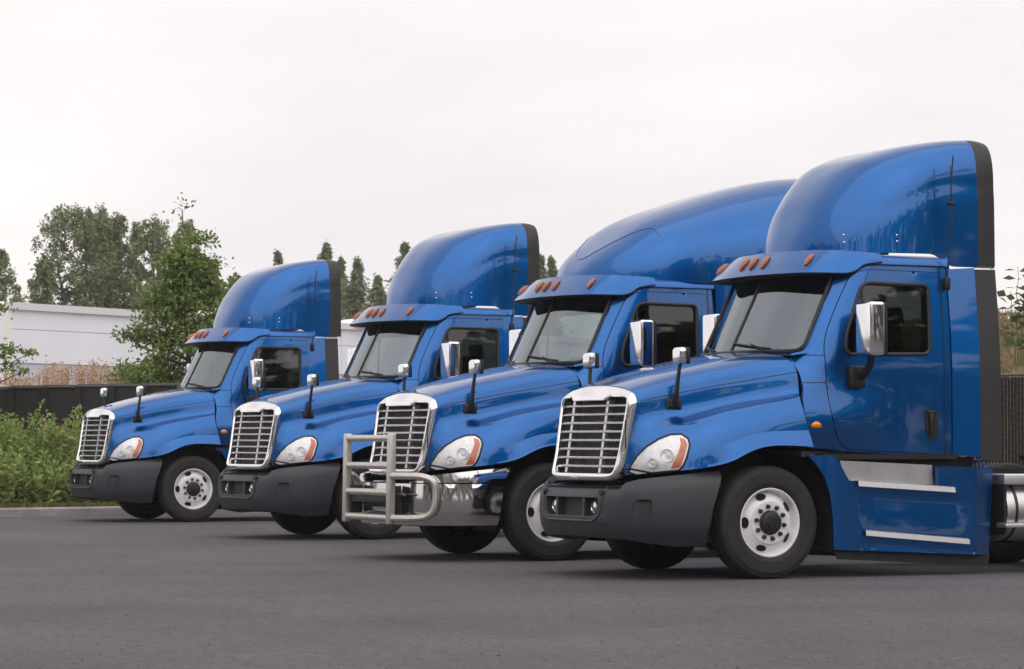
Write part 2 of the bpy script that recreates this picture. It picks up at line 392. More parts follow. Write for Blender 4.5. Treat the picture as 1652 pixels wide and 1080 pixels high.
# cowl below the windshield, roof, rear wall
cabm.grid([[(-.24-.14*abs(y)**2, y, 2.055), (x0(2.09)-.27*y*y-.02, y, 2.085), (x0(2.12)-.28*y*y-.03, y, 2.12)] for y in np.linspace(1.0, -1.0, 21)])
roofsec = [(1.035,2.925),(1.03,2.965),(1.0,3.0),(.9,3.025),(.55,3.045),(0,3.055)]
roofsec = roofsec+[(-a, b) for a, b in roofsec[-2::-1]]
cabm.grid([[(x, a, b) for a, b in roofsec] for x in np.linspace(-2.08, -1.22, 10)])
rear_win = rounded([(-.62,2.15),(.62,2.15),(.62,2.72),(-.62,2.72)], .08)
rw = MB().panel(rounded([(-1.06,1.12),(1.06,1.12),(1.0,3.02),(-1.0,3.02)], .05), lambda y, z: (-2.07, y, z), holes=[rear_win], step=.15, thick=.04)
cabm.add(rw.v, rw.f)
cab = cabm.build('cab', M['paint'], T, 40)
MB().panel(rear_win, lambda y, z: (-2.085, y, z), step=.2, thick=0).build('rear_window_pane', M['glass'], cab)
# dark backing behind the door gaps, drip rail
for s in (1, -1):
    b = MB().panel(offset_poly(door_out, .03), fcab(-.035), holes=[offset_poly(win_out, .03)], step=.08, thick=0, flip=True)
    (b if s > 0 else b.mirror()).build('door_frame', M['under'], cab)
    rail = [(-.93,2.83),(-1.0,2.89),(-1.06,2.915),(-1.16,2.932),(-1.5,2.935),(-2.05,2.935)]
    MB().tube([(x, s*(ycab(x, z)+.006), z) for x, z in crom([(a, b, 0) for a, b in rail], 26)[:, :2]], .010, 6).build('drip_rail', M['black'], cab)
    MB().tube([(-1.995, s*(ycab(-2, z)+.002), z) for z in np.linspace(1.14, 2.92, 12)], .004, 5).build('post_seam', M['black'], cab)
    for z0, za, zb in ((1.80, -.42, -.66), (2.055, -.46, -.66)):
        MB().tube([(x, s*(ycab(x, z0)+.001), z0-.02*(x+.42)) for x in np.linspace(za, zb, 8)], .004, 5).build('cowl_seam', M['black'], cab)
# ---- doors
for s in (1, -1):
    d = MB().panel(door_out, fcab(.004), holes=[win_out], step=.045, thick=.03, flip=True)
    door = (d if s > 0 else d.mirror()).build('door', M['paint'], T, 40)
    p = MB().panel(offset_poly(win_out, .01), fcab(-.012), step=.12, thick=0, flip=True)
    (p if s > 0 else p.mirror()).build('window_pane', M['glass'], door)
    MB().tube([(x, s*(ycab(x, z)+.004), z) for x, z in resample(offset_poly(win_out, -.008), .04)], .019, 6, closed=True).build('window_seal', M['rubber'], door)
    MB().tube([(-1.10, s*(ycab(-1.10, 2.08)-.012), 2.08), (-1.10, s*(ycab(-1.10, 2.74)-.012), 2.74)], .014, 6).build('window_post', M['rubber'], door)
    ho = rounded([(-1.745,1.555),(-1.90,1.57),(-1.905,1.30),(-1.86,1.275),(-1.775,1.285)], .045)
    h = MB().panel(ho, fcab(.010), step=.04, thick=.012, flip=True)
    h.rbox((-1.825, ycab(-1.82, 1.42)+.020, 1.42), (.045, .025, .20), .011); h.rbox((-1.825, ycab(-1.82, 1.53)+.018, 1.53), (.075, .02, .035), .009)
    (h if s > 0 else h.mirror()).build('door_handle', M['black'], door)
# ---- windshield
def fws(y, z): return (x0(z)-.28*y*y, y, z)
WSO = rounded([(-.925,2.10),(.925,2.10),(.90,2.845),(-.90,2.845)], .10, 7)
seal = MB().tube([np.array(fws(y, z))+(.004, 0, .002) for y, z in resample(WSO, .05)], .021, 6, closed=True)
ws = seal.build('windshield', M['rubber'], T)
for s in (1, -1):
    MB().panel(rounded([(s*.010,2.11),(s*.915,2.11),(s*.892,2.84),(s*.010,2.84)], [.0,.09,.09,.0], 6), fws, step=.08, thick=0).build('windshield_pane', M['wsglass'], ws)
MB().tube([np.array(fws(0, z))+(.004, 0, 0) for z in np.linspace(2.10, 2.845, 8)], .013, 6).build('windshield_divider', M['rubber'], ws)
MB().panel(rounded([(-.86,2.70),(-.80,2.655),(.80,2.69),(.875,2.72),(.875,2.84),(-.875,2.84)], [.04,.05,.02,.02,.03,.03]), lambda y, z: (x0(z)-.28*y*y-.02, y, z), step=.08, thick=0).build('shade_band', M['bandglass'], ws)
for cy, ly in ((.30, .58), (-.62, .56)):
    a = np.array(fws(cy+.28, 2.085))+(.03, 0, .01); piv = np.array(fws(cy+.02, 2.165))+(.03, 0, .015)
    wmb = MB().tube([a, (a+piv)/2+(.015, 0, .01), piv], .007, 5)
    wmb.tube([np.array(fws(cy-ly/2+ly*t, 2.195-.065*t))+(.022, 0, 0) for t in np.linspace(0, 1, 9)], .010, 5)
    wmb.build('wiper', M['black'], T)
# ---- roof visor with marker lights
LIP = crom([(-.45,0,2.845),(-.475,.45,2.842),(-.545,.80,2.838),(-.63,.95,2.835),(-.76,1.03,2.833),(-.92,1.055,2.835),(-1.02,1.055,2.862),(-1.12,1.05,2.92),(-1.32,1.04,2.95)], 60)
TOP = crom([(-.635,0,3.068),(-.68,.42,3.066),(-.775,.75,3.060),(-.85,.87,3.055),(-.95,.94,3.050),(-1.07,.97,3.045),(-1.15,.985,3.040),(-1.23,.99,3.035),(-1.34,1.0,3.02)], 60)
def vis_row(a, b, s_=1):
    out = []
    for t in np.linspace(0, 1, 11):
        p = a+(b-a)*t; p[2] = a[2]+(b[2]-a[2])*(t+.06*t*(1-t)); k = .010*math.sin(math.pi*t)
        n_ = np.array([b[2]-a[2], 0, 0])*0+np.array([.5, min(1, abs(p[1])), 0])*k; p = p+n_; out.append((p[0], s_*p[1], p[2]))
    return out
def vis(y, t):
    a = np.array([np.interp(abs(y), LIP[:34, 1], LIP[:34, i]) for i in range(3)]); i_ = np.interp(abs(y), LIP[:34, 1], range(34))
    b = np.array([np.interp(i_, range(60), TOP[:, i]) for i in range(3)]); r_ = np.array(vis_row(a, b)); q = np.array([np.interp(t, np.linspace(0, 1, 11), r_[:, i]) for i in range(3)])
    return (q[0], math.copysign(q[1], y) if y else 0.0, q[2])
rows_ = [vis_row(LIP[i].copy(), TOP[i].copy(), -1) for i in range(59, 0, -1)]+[vis_row(LIP[i].copy(), TOP[i].copy()) for i in range(60)]
vm = MB().grid(rows_)
lip2 = [np.array(r_[0]) for r_ in rows_]; top2_ = [np.array(r_[-1]) for r_ in rows_]
vm.grid([[p, np.array([min(p[0]-.03, -1.26), p[1]*.9, 3.045])] for p in top2_])
visor = vm.build('roof_visor', M['paint'], T, 45)
MB().grid([[p+(0, 0, 0), p+np.array([-.012, -.004*np.sign(p[1]), -.014]), np.array([min(p[0]-.05, x0(2.86)-.28*p[1]**2), p[1]*.94, 2.868 if p[2] < 2.87 else p[2]-.01])] for p in lip2]).build('visor_underside', M['black'], visor, 60)
for y in (-.82, -.2, 0, .2, .82):
    p = np.array(vis(y, .52)); q = np.array(vis(y, .62))-p; n = np.cross(np.array(vis(y+.02, .52))-p, q); n = n/np.linalg.norm(n); n = n if n[2] > 0 else -n
    q = q/np.linalg.norm(q); sd_ = np.cross(n, q)
    V = []; F = []
    for i in range(7):
        for k in range(10):
            t = i/6; a = math.pi*k/9; wd = .024*math.sin(math.pi*(.10+.84*t))**.6*(1.0+.25*(t-.5)); L_ = (t-.5)*.155
            V.append(p+q*L_+sd_*wd*math.cos(a)+n*(.004+.036*math.sin(a)*math.sin(math.pi*(.08+.86*t))**.7))
    for i in range(6):
        for k in range(9): F.append((i*10+k, i*10+k+1, (i+1)*10+k+1, (i+1)*10+k))
    F += [tuple(range(10)), tuple(60+k for k in range(10))[::-1]]
    MB().add(V, F).build('marker_light', M['amber'], visor)

# ---- day-cab roof fairing
FT = ([-.83,-.885,-.98,-1.05,-1.155,-1.28,-1.42,-1.59,-1.89,-2.28,-2.7], [3.06,3.25,3.45,3.585,3.725,3.855,3.955,4.025,4.115,4.178,4.205])
ft = crom(np.array([FT[0], FT[1], [0]*11]).T, 200)
def ftop(x): return float(np.interp(-x, -ft[:, 0], ft[:, 1]))
def fbot(x): return 3.042-.115*S((-1.9-x)/.28)
def fair(x, a, wmax=.98):
    """one point of the fairing: a runs 0..pi from the left foot over the top to the right foot"""
    wd = wmax*min(1.0, (1-(1-min(1, max(0, (-.83-x)/1.1)))**2.2)**.4545); n = 2.7+6.8*S((-1.1-x)/1.5)
    b = fbot(x); h = max(ftop(x)-b, 0)
    c, s_ = math.cos(a), math.sin(a)
    y = wd*(1-.035*(abs(s_)**.5))*math.copysign(abs(c)**(2/n), c); z = b+h*abs(s_)**(2/n)
    # moulded side flutes
    if x < -1.0:
        zc = 3.42+.30*S((-1.2-x)/1.0); k = S((-1.15-x)/.5)*S((abs(y)-.55)/.25)
        z2 = 3.72+.36*S((-1.2-x)/1.1)
        y -= math.copysign(1, y)*k*(.005*math.exp(-((z-zc)/.07)**2)+.003*math.exp(-((z-z2)/.09)**2))
    return (x, y, z)
xs = np.array([-.832-(1.63)*t**2.0 for t in np.linspace(0, 1, 60)])
ang = np.linspace(0, math.pi, 110)
rf = MB().grid([[fair(x, a) for a in ang] for x in xs]).build('roof_fairing', M['paint'], T, 60)
def rub(x, a):
    p = np.array(fair(x, a)); t = max(0, (-2.52-x)/.16); c = np.array([x, 0, 3.5]); q = c+(p-c)*(1-.030*t*t); return q-(p-c)/np.linalg.norm(p-c)*.004
rmb = MB().grid([[rub(x, a) for a in ang] for x in np.linspace(-2.445, -2.68, 8)])
rmb.grid([[rub(-2.68, a) for a in ang], [np.array(rub(-2.68, a))*(1, .94, 1)+(0, 0, -.03) for a in ang]])
redge = rmb.build('rubber_edge', M['edge'], rf, 60)
for s in (1, -1):
    for x in (-1.12, -1.56):
        for dz in (.10, .17):
            aa = next(a for a in np.linspace(0, 1.2, 240) if fair(x, a)[2] > fbot(x)+dz)
            p = fair(x, aa); MB().rbox((p[0], s*(p[1]+.003), p[2]), (.022, .014, .022), .006).build('bolt', M['chrome'], rf)
VAR[rf.name] = 'day'
# ---- sleeper cab with raised roof (the truck with the grille guard)
ST = ([-.80,-.86,-1.0,-1.2,-1.48,-1.78,-2.2,-2.6,-3.0,-3.4,-4.0], [3.06,3.16,3.32,3.48,3.68,3.82,3.96,4.08,4.18,4.25,4.30])
st = crom(np.array([ST[0], ST[1], [0]*11]).T, 200)
def stop_(x): return float(np.interp(-x, -st[:, 0], st[:, 1]))
def sleeper(x, a, n=3.4):
    wd = (1.04+.05*S((-2.0-x)/.8))*(1-(1-min(1, max(0, (-.80-x)/1.2)))**2.2)**.4545
    b = 2.98; h = stop_(x)-b-.0
    c, s_ = math.cos(a), math.sin(a)
    y = wd*math.copysign(abs(c)**(2/n), c)*(1-.10*abs(s_)**1.5); z = b+max(.0, h)*abs(s_)**(2/n)
    if x < -1.5:
        zc = 3.40+.20*(-1.5-x); y -= math.copysign(1, y)*.016*S((-1.5-x)/.6)*S((abs(y)-.6)/.2)*math.exp(-((z-zc)/.08)**2)
    return (x, y, z)
xs2 = np.array([-.803-3.1*t**1.8 for t in np.linspace(0, 1, 64)])
sm = MB().grid([[sleeper(x, a) for a in ang] for x in xs2])
sr = sm.build('sleeper_roof', M['paint'], T, 60)
wl = MB().tube([sleeper(-.95-.55*S(abs(t)*1.3)-.25*t*t*0-.22*(1-abs(t))*0, math.pi/2-t*.95) for t in np.linspace(-1, 1, 40)], .006, 5)
wl.build('roof_seam', M['paint'], sr)
box = MB()
for s in (1, -1):
    g = [[(x, s*(1.09+.045*S((-2.0-x)/.3)-.05*max(0, (z-1.9))**1.4), z) for z in np.linspace(1.08, 2.99, 18)] for x in np.linspace(-2.075, -3.9, 16)]
    box.grid(g if s > 0 else [q[::-1] for q in g])
box.grid([[(-3.9, y, z) for y in np.linspace(-1.13, 1.13, 4)] for z in (1.08, 3.0, 4.1)])
sb = box.build('sleeper_box', M['paint'], T, 40)
for s in (1, -1): MB().box((-4.08, s*1.12, 2.5), (.36, .03, 2.8)).build('side_extender_flap', M['edge'], sb)
VAR[sr.name] = 'sleeper'; VAR[sb.name] = 'sleeper'
# ---- cab side extenders (day cab)
for s in (1, -1):
    def fe(x, z): return (x, ysec(z)+.004+.30*(-2.06-x), z)
    e = MB().panel([(-2.072,1.125),(-2.335,1.115),(-2.335,2.915),(-2.072,2.90)], fe, step=.09, thick=.03, flip=True)
    ex = (e if s > 0 else e.mirror()).build('side_extender', M['paint'], T)
    e = MB().panel([(-2.338,1.09),(-2.535,1.08),(-2.54,2.90),(-2.338,2.90)], lambda x, z: (x, fe(x, z)[1]-.004-.12*max(0, -2.42-x)**1.3, z), step=.06, thick=.03, flip=True)
    (e if s > 0 else e.mirror()).build('rubber_edge', M['edge'], ex)
    e = MB().box((-2.435, 1.115, 2.918), (.21, .03, .012)); (e if s > 0 else e.mirror()).build('trim_strip', M['satin'], ex)
    VAR[ex.name] = 'day'

# ---- grille
def gx(y, z): return 1.325-.10*(z-.95)/.7-.09*(y/.66)**2          # face of the grille
gin = rounded([(-.60,.965),(.60,.965),(.64,1.60),(.635,1.655),(.37,1.668),(.31,1.632),(-.31,1.632),(-.37,1.668),(-.635,1.655),(-.64,1.60)], [.06,.06,.02,.05,.03,.03,.03,.03,.05,.02], 5)
gout = rounded([(-.655,.885),(.655,.885),(.712,1.60),(.698,1.665),(.655,1.712),(.57,1.746),(.40,1.771),(.2,1.784),(-.2,1.784),(-.40,1.771),(-.57,1.746),(-.655,1.712),(-.698,1.665),(-.712,1.60)], [.14,.14]+[.05]*12, 6)
def fg(y, z):
    e = max(0, abs(y)-(.60+.04*(z-.95)/.7)); t = max(0, z-1.64); b = max(0, .965-z)
    return (gx(y, z)+.055+.02*S((1.2-z)/.3)-.10*e-1.5*e*e-.45*t-1.2*t*t-.35*b, y, z)
def by_angle(poly, n_):
    P_ = np.array(resample(poly, .004)); d_ = P_-np.array([0, 1.32]); an = np.arctan2(d_[:, 1]/.42, d_[:, 0]/.68); o_ = np.argsort(an)
    return np.stack([np.interp(np.linspace(-math.pi, math.pi, n_+1)[:-1], an[o_], P_[o_, i], period=2*math.pi) for i in range(2)], 1)
gi, go = by_angle(gin, 180), by_angle(gout, 180); rings = []
for t, dx in ((0, -.085), (0, -.014), (.06, .0), (.22, .010), (.50, .014), (.74, .009), (.88, -.002), (.96, -.018), (1.0, -.035), (.94, -.10)):
    q = gi+(go-gi)*t; rings.append([np.array(fg(*p))+(dx, 0, 0) for p in q])
gm = MB().grid(np.array(rings), closed_v=True)
grille = gm.build('grille', M['chrome'], T, 50)
MB().panel(offset_poly(gin, .02), lambda y, z: (gx(y, z)-.10, y, z), step=.12, thick=0).build('radiator_screen', M['radiator'], grille)
nb = 8
for k in range(nb):
    z = 1.588-.080*k; hw = .60+.040*(z-.95)/.7+.008
    P = []
    for y in np.linspace(-hw, hw, 25):
        x = gx(y, z)+.028
        P.append([(x-.06, y, z+.006), (x-.008, y, z+.011), (x, y, z+.004), (x, y, z-.008), (x-.01, y, z-.012), (x-.06, y, z-.004)])
    b_ = MB().grid(np.array(P), closed_v=True); b_.build('grille_bar', M['satin'], grille, 40)
for y0, w_ in ((-.335, .022), (.335, .022)):
    for k in range(nb+1):
        za = (1.588-.080*(k-1) if k > 0 else 1.655)-.012; zb = (1.588-.080*k+.012) if k < nb else .97
        x1, x2 = gx(y0, za)+.022, gx(y0, zb)+.022
        V = [(x, y0+s*w_, z) for (x, z) in ((x1, za), (x2, zb), (x2-.07, zb), (x1-.07, za)) for s in (-1, 1)]
        MB().add(V, [(0, 1, 3, 2), (0, 2, 4, 6), (1, 7, 5, 3)]).build('grille_upright', M['satin'], grille)
for s in (1, -1):                              # inner ducts seen as paler slabs at the sides
    MB().grid([[(gx(s*.55, z)-.09, s*(.52+.04*(z-.95)/.7), z), (gx(s*.60, z)-.02, s*(.60+.04*(z-.95)/.7), z)] for z in np.linspace(.98, 1.62, 6)]).build('grille_duct', M['radiator'], grille)
    e = MB().rbox((gx(.66, 1.32)+.045, s*.672, 1.32), (.012, .014, .26), .005); e.build('grille_trim', M['black'], grille)
MB().rbox((gx(0, .93)+.075, 0, .925), (.012, .13, .034), .005).build('badge', M['satin'], grille)

# ---- headlights: an outline in a plane that faces forward-left, laid on to the hood
HD = np.array([.52, .854, 0.0]); HU = np.array([-.854, .52, 0.0])
hl_px = [(1021,762.5),(1024.5,751),(1034,736.4),(1048.6,722),(1067.9,710),(1087,702.7),(1104,702.2),(1114,708.7),(1116.5,718.4),(1112,737.6),(1106,751),(1100,757),(1063,761),(1035,764)]
ORG = np.array([1.842, 26.581, 0.0]); TH4 = R(26)
def hl_uv(px, py):
    """image point of the nearest truck's lamp -> (u, z) in the lamp plane"""
    Z = 26.1; p = at(px, py, Z); d = p-ORG; h_ = np.array([-math.cos(TH4), -math.sin(TH4), 0]); l_ = np.array([math.sin(TH4), -math.cos(TH4), 0])
    loc = np.array([d@h_, d@l_, d[2]]); return (loc@HU, loc[2])
hl2 = [hl_uv(*p) for p in hl_px]
amber_px = [(1101,707),(1110,710),(1113,718),(1109,736),(1103,752),(1098,755),(1088,755),(1094,742),(1100,728),(1103,717)]
am2 = [hl_uv(*p) for p in amber_px]
def fh(off, bulge=0.0, poly=None):
    cache = {}
    P = np.array(poly if poly is not None else hl2)
    def f(u, z):
        key = (round(u, 5), round(z, 5))
        if key not in cache:
            p, n = on_hood(HU*u+HD*3+np.array([0, 0, z]), -HD)
            e = np.sqrt(((P-np.array([u, z]))**2).sum(1).min())
            cache[key] = p+n*(off+bulge*S(e/.09))
        return cache[key]
    return f
PHL = resample(hl2, .015)
for s in (1, -1):
    def B(mb_, name, mt, par, ang=40): return (mb_ if s > 0 else mb_.mirror()).build(name, mt, par, ang)
    f1 = fh(.004, .003, PHL)
    lamp = B(MB().panel(hl2, f1, step=.025, thick=.02), 'headlight', M['lamp'], T)
    B(MB().tube([fh(.006, 0, PHL)(u, z) for u, z in resample(offset_poly(hl2, .004), .03)], .010, 6, closed=True), 'lamp_seal', M['black'], lamp)
    B(MB().panel(am2, fh(.009, .004, PHL), step=.02, thick=.004), 'turn_lens', M['orange'], lamp)
    for (cx, cy, rr) in ((1083, 735, .062), (1060, 747, .045)):
        u, z = hl_uv(cx, cy); c = fh(.014, 0, PHL)(u, z)
        yv = np.array([.80, .60, 0]); xv = np.array([-.60, .80, 0]); zv = np.array([0, 0, 1.0])
        g = []
        for rad, dep in ((1.12, .004), (1.0, .010), (.96, .002), (.7, -.006), (.38, -.008), (.34, .008), (.0, .014)):
            g.append([c+(xv*math.cos(a)+zv*math.sin(a))*rr*rad+yv*(dep+.004) for a in np.linspace(0, 2*math.pi, 25)[:-1]])
        B(MB().grid(np.array(g), closed_v=True), 'reflector_bowl', M['lamp'], lamp)
    B(MB().panel(hl2, fh(.016, .018, PHL), step=.025, thick=.012), 'lamp_lens', M['lens'], lamp)

# ---- hood mirrors
p, n = on_hood((.78, 2.5, 1.60), (0, -1, 0))
for s in (1, -1):
    f = np.array([1, s, 1]); hm = MB()
    b0 = p+n*.004
    rotb = Vector(n).to_track_quat('Z', 'Y').to_matrix()
    hm.rbox(b0, (.15, .105, .03), .014, rotb); hm.rbox(b0+n*.02, (.10, .075, .04), .018, rotb)
    pts = [b0+n*.03, b0+n*.07+(0, 0, .06), b0+n*.09+(-.01, 0, .2), b0+n*.11+(-.03, 0, .37)]
    hm.tube(crom(pts, 10), [.034, .032, .030, .027, .024, .022, .020, .019, .018, .018], 8)
    c = b0+n*.115+np.array([-.03, 0, .43])
    hm.rbox(c+(-.045, 0, 0), (.03, .17, .15), .012)
    st_ = (hm if s > 0 else hm.mirror()).build('hood_mirror', M['black'], T)
    h = MB().rbox(c+(.005, 0, .0), (.085, .175, .155), .038, None, 5); (h if s > 0 else h.mirror()).build('mirror_head', M['chrome'], st_, 60)
# ---- door mirrors
for s in (1, -1):
    mm = MB().rbox((-.97, 1.135, 1.86), (.17, .07, .21), .02)
    mm.tube(crom([(-.99, 1.15, 1.87), (-1.0, 1.24, 1.90), (-.99, 1.33, 1.97), (-.97, 1.38, 2.06)], 9), [.05, .046, .042, .038, .036, .034, .034, .034, .034], 8)
    mm.rbox((-1.0, 1.42, 2.29), (.10, .255, .50), .025)
    sm_ = (mm if s > 0 else mm.mirror()).build('side_mirror', M['black'], T)
    h = MB().rbox((-.935, 1.42, 2.295), (.16, .27, .50), .030, None, 5); (h if s > 0 else h.mirror()).build('mirror_housing', M['chrome'], sm_, 60)
    h = MB().box((-1.053, 1.42, 2.29), (.004, .22, .45)); (h if s > 0 else h.mirror()).build('mirror_glass', M['mirrorglass'], sm_)
    # antenna on the rear roof corner
    am = MB().rbox((-2.03, 1.075, 2.76), (.06, .055, .13), .02); am.tube(crom([(-2.03,1.08,2.82),(-2.035,1.09,2.95),(-2.05,1.10,3.4),(-2.085,1.11,3.98)], 10), .007, 5)
    am.rbox((-2.06, 1.10, 3.52), (.075, .05, .03), .01)
    am.tube([(-2.07, 1.115, 3.3), (-2.05, 1.12, 3.88)], .005, 5)
    an = (am if s > 0 else am.mirror()).build('antenna', M['black'], T); VAR[an.name] = 'day'
    # turn signal on the cowl
    ts = MB().panel([(-.50+.055*math.cos(a)*(1-.2*math.sin(a)), 1.41+.030*math.sin(a)) for a in np.linspace(0, 2*math.pi, 25)[:-1]],
                    lambda x, z: (x, ycab(x, z)+.006+.016*max(0, 1-((x+.5)/.055)**2-((z-1.41)/.03)**2), z), step=.012, thick=.008, flip=True)
    (ts if s > 0 else ts.mirror()).build('turn_signal', M['signal'], T, 60)

# ---- bumpers: a plan curve carried up and down
PL = crom([(1.46,0,0),(1.445,.40,0),(1.385,.72,0),(1.26,.95,0),(1.03,1.12,0),(.78,1.19,0),(.42,1.215,0)], 200)[:, :2]
SL = np.concatenate([[0], np.cumsum(np.linalg.norm(np.diff(PL, axis=0), axis=1))])
def plan(s_):
    a = abs(s_); x = np.interp(a, SL, PL[:, 0]); y = np.interp(a, SL, PL[:, 1])
    t = np.array([np.interp(a+.02, SL, PL[:, 0])-np.interp(a-.02, SL, PL[:, 0]), np.interp(a+.02, SL, PL[:, 1])-np.interp(a-.02, SL, PL[:, 1])])
    t = t/(np.linalg.norm(t)+1e-9); n = np.array([t[1], -t[0]])
    if s_ < 0: return np.array([x, -y]), np.array([n[0], -n[1]])
    return np.array([x, y]), n
def s_at_y(y): return float(np.interp(y, PL[:, 1], SL))
def s_at_x(x): return float(np.interp(-x, -PL[:, 0], SL))
sR, sB = s_at_x(.50), s_at_x(.68)
top = [(.0,.842),(.55,.845),(.70,.842),(.775,.848),(.83,.885),(.98,.915),(s_at_x(.93),.955),(sR,.992)]
def fb(off=0.0, tuck=1.0):
    def f(s_, z):
        p, n = plan(s_)
        zt = float(np.interp(abs(s_), [a for a, b in top], [b for a, b in top])) if tuck > .9 else .99
        o = off+.01+tuck*(-.50*(z-.64)**2-.32*max(0, .47-z)**1.1-.055*S((z-zt+.085)/.10))
        o += tuck*.012*math.exp(-((z-.545)/.03)**2)*(1-S((abs(s_)-.62)/.12))
        q = p+n*o; return (q[0], q[1], z)
    return f
sR, sB = s_at_x(.50), s_at_x(.68)
bot = [(sR+.005,.97),((sR+sB)/2-.03,.66),(sB,.315),(s_at_x(.95),.305),(1.1,.335),(.85,.368),(.55,.378),(0,.382)]
bo = [(a, b) for a, b in top]+bot; bo = bo+[(-a, b) for a, b in bo[::-1] if a > 0]
op = rounded([(-.50,.60),(-.44,.575),(.44,.575),(.50,.60),(.53,.745),(-.53,.745)], [.02,.05,.05,.02,.035,.035])
sp = s_at_y(.985)
def pocket(c): return rounded([(c-.10,.56),(c+.09,.575),(c+.10,.735),(c-.07,.735)], .05)
bm = MB().panel(bo, fb(), holes=[op, pocket(sp), pocket(-sp)], step=.045, thick=.07)
bump = bm.build('bumper', M['plastic'], T, 40); VAR[bump.name] = 'plastic'
MB().panel(offset_poly(op, .02), fb(-.065), step=.15, thick=0).build('intake_screen', M['screen'], bump)
for s in (1, -1):
    MB().panel(offset_poly(pocket(s*sp), .012), lambda a, z: fb(-.05+.045*S((s*sp-a)*s/.10))(a, z), step=.03, thick=0).build('lamp_pocket', M['plastic'], bump)
    MB().panel(rounded([(s*.265-.022,.57),(s*.265+.022,.57),(s*.265+.022,.75),(s*.265-.022,.75)], .004), fb(-.012), step=.05, thick=.06).build('intake_strut', M['plastic'], bump)
    p, n = plan(s*.40); c = np.array([p[0], p[1], .655])-np.array([n[0], n[1], 0])*.045
    MB().lathe([(.0, .012), (.03, .010), (.052, 0), (.056, .008), (.06, -.02)], 18).build('fog_lamp', M['steel'], bump, loc=None).matrix_local = Matrix.Translation(Vector(c)) @ Matrix.Rotation(-math.pi/2, 4, 'Z')
    p, n = plan(s*.575); c = np.array([p[0], p[1], .79])+np.array([n[0], n[1], 0])*.0
    tow = MB().lathe([(0, .016), (.026, .016), (.03, .012), (.03, -.01)], 14); tow.build('tow_hole_cover', M['black'], bump).matrix_local = Matrix.Translation(Vector(c)) @ Matrix.Rotation(math.atan2(n[1], n[0])-math.pi/2, 4, 'Z')
ring = resample(rounded([(-.60,.845),(-.565,.60),(-.47,.53),(.47,.53),(.565,.60),(.60,.845)], [.02,.10,.08,.08,.10,.02]), .04, False)
MB().tube([fb(-.004)(a, z) for a, z in ring if z < .842], .014, 6).build('front_moulding', M['plastic'], bump)
MB().grid([[(*plan(a)[0]-plan(a)[1]*.04, .842), (*plan(a)[0]-plan(a)[1]*.24, .87)] for a in np.linspace(-.8, .8, 21)]).build('top_ledge', M['black'], bump)
# polished steel bumper of the truck with the guard
top2 = [(0,.815),(.85,.815),(s_at_x(.6),.812)]
bo2 = top2+[(s_at_x(.66),.385),(.85,.38),(0,.38)]; bo2 = bo2+[(-a, b) for a, b in bo2[::-1] if a > 0]
op2 = rounded([(-.42,.56),(.42,.56),(.42,.72),(-.42,.72)], .03)
hl_ = [[(c+.035*math.cos(t), .66+.035*math.sin(t)) for t in np.linspace(0, 2*math.pi, 15)[:-1]] for c in (1.42, -1.42)]
bm = MB().panel(bo2, fb(.0, .5), holes=[op2]+hl_, step=.06, thick=.05)
bump2 = bm.build('bumper', M['steel'], T, 40); VAR[bump2.name] = 'steel'
MB().panel(offset_poly(op2, .02), fb(-.05), step=.15, thick=0).build('intake_screen', M['screen'], bump2)
for s in (1, -1):
    u = [(s*.62,.826),(s*.75,.86),(s*.95,.905),(s*s_at_x(.93),.95),(s*s_at_x(.50),.99),(s*s_at_x(.60),.826)]
    MB().panel(u, fb(-.004, .3), step=.06, thick=.04).build('bumper_upper_strip', M['steel'], bump2)
    p, n = plan(s*1.42); q = p-n*.02
    MB().rbox((q[0], q[1], .66), (.03, .03, .08), .01).build('bumper_socket', M['black'], bump2)
# ---- grille guard
guard = MB().rbox((1.565, 0, .66), (.05, 1.05, .10), .008).build('grille_guard', M['black'], T, 40); VAR[guard.name] = 'steel'
for s in (1, -1): MB().rbox((1.60, s*.57, .865), (.075, .085, .95), .012, Matrix.Rotation(-.02, 3, 'Y')).build('guard_upright', M['guardalu'], guard, 40)
for z in (1.29, 1.0, .72, .455):
    MB().tube([(1.60-.02*(z-.9), -.54, z), (1.60-.02*(z-.9), .54, z)], .036, 12).build('guard_rail', M['guardalu'], guard)
for s in (1, -1):
    pts = [(1.60,.60,.895),(1.52,.74,.895),(1.40,.90,.89),(1.31,.985,.84),(1.285,1.0,.72),(1.30,.99,.56),(1.36,.92,.475),(1.50,.76,.455),(1.60,.60,.455)]
    MB().tube([(a, s*b, c) for a, b, c in crom(pts, 34)], .038, 10).build('guard_loop', M['guardalu'], guard)
    MB().rbox((1.52, s*.50, .64), (.14, .03, .30), .008).build('guard_bracket', M['black'], guard)
    MB().tube([(1.50, s*.38, .70), (1.50, s*.70, .70)], .014, 8).build('guard_pin', M['alu'], guard)

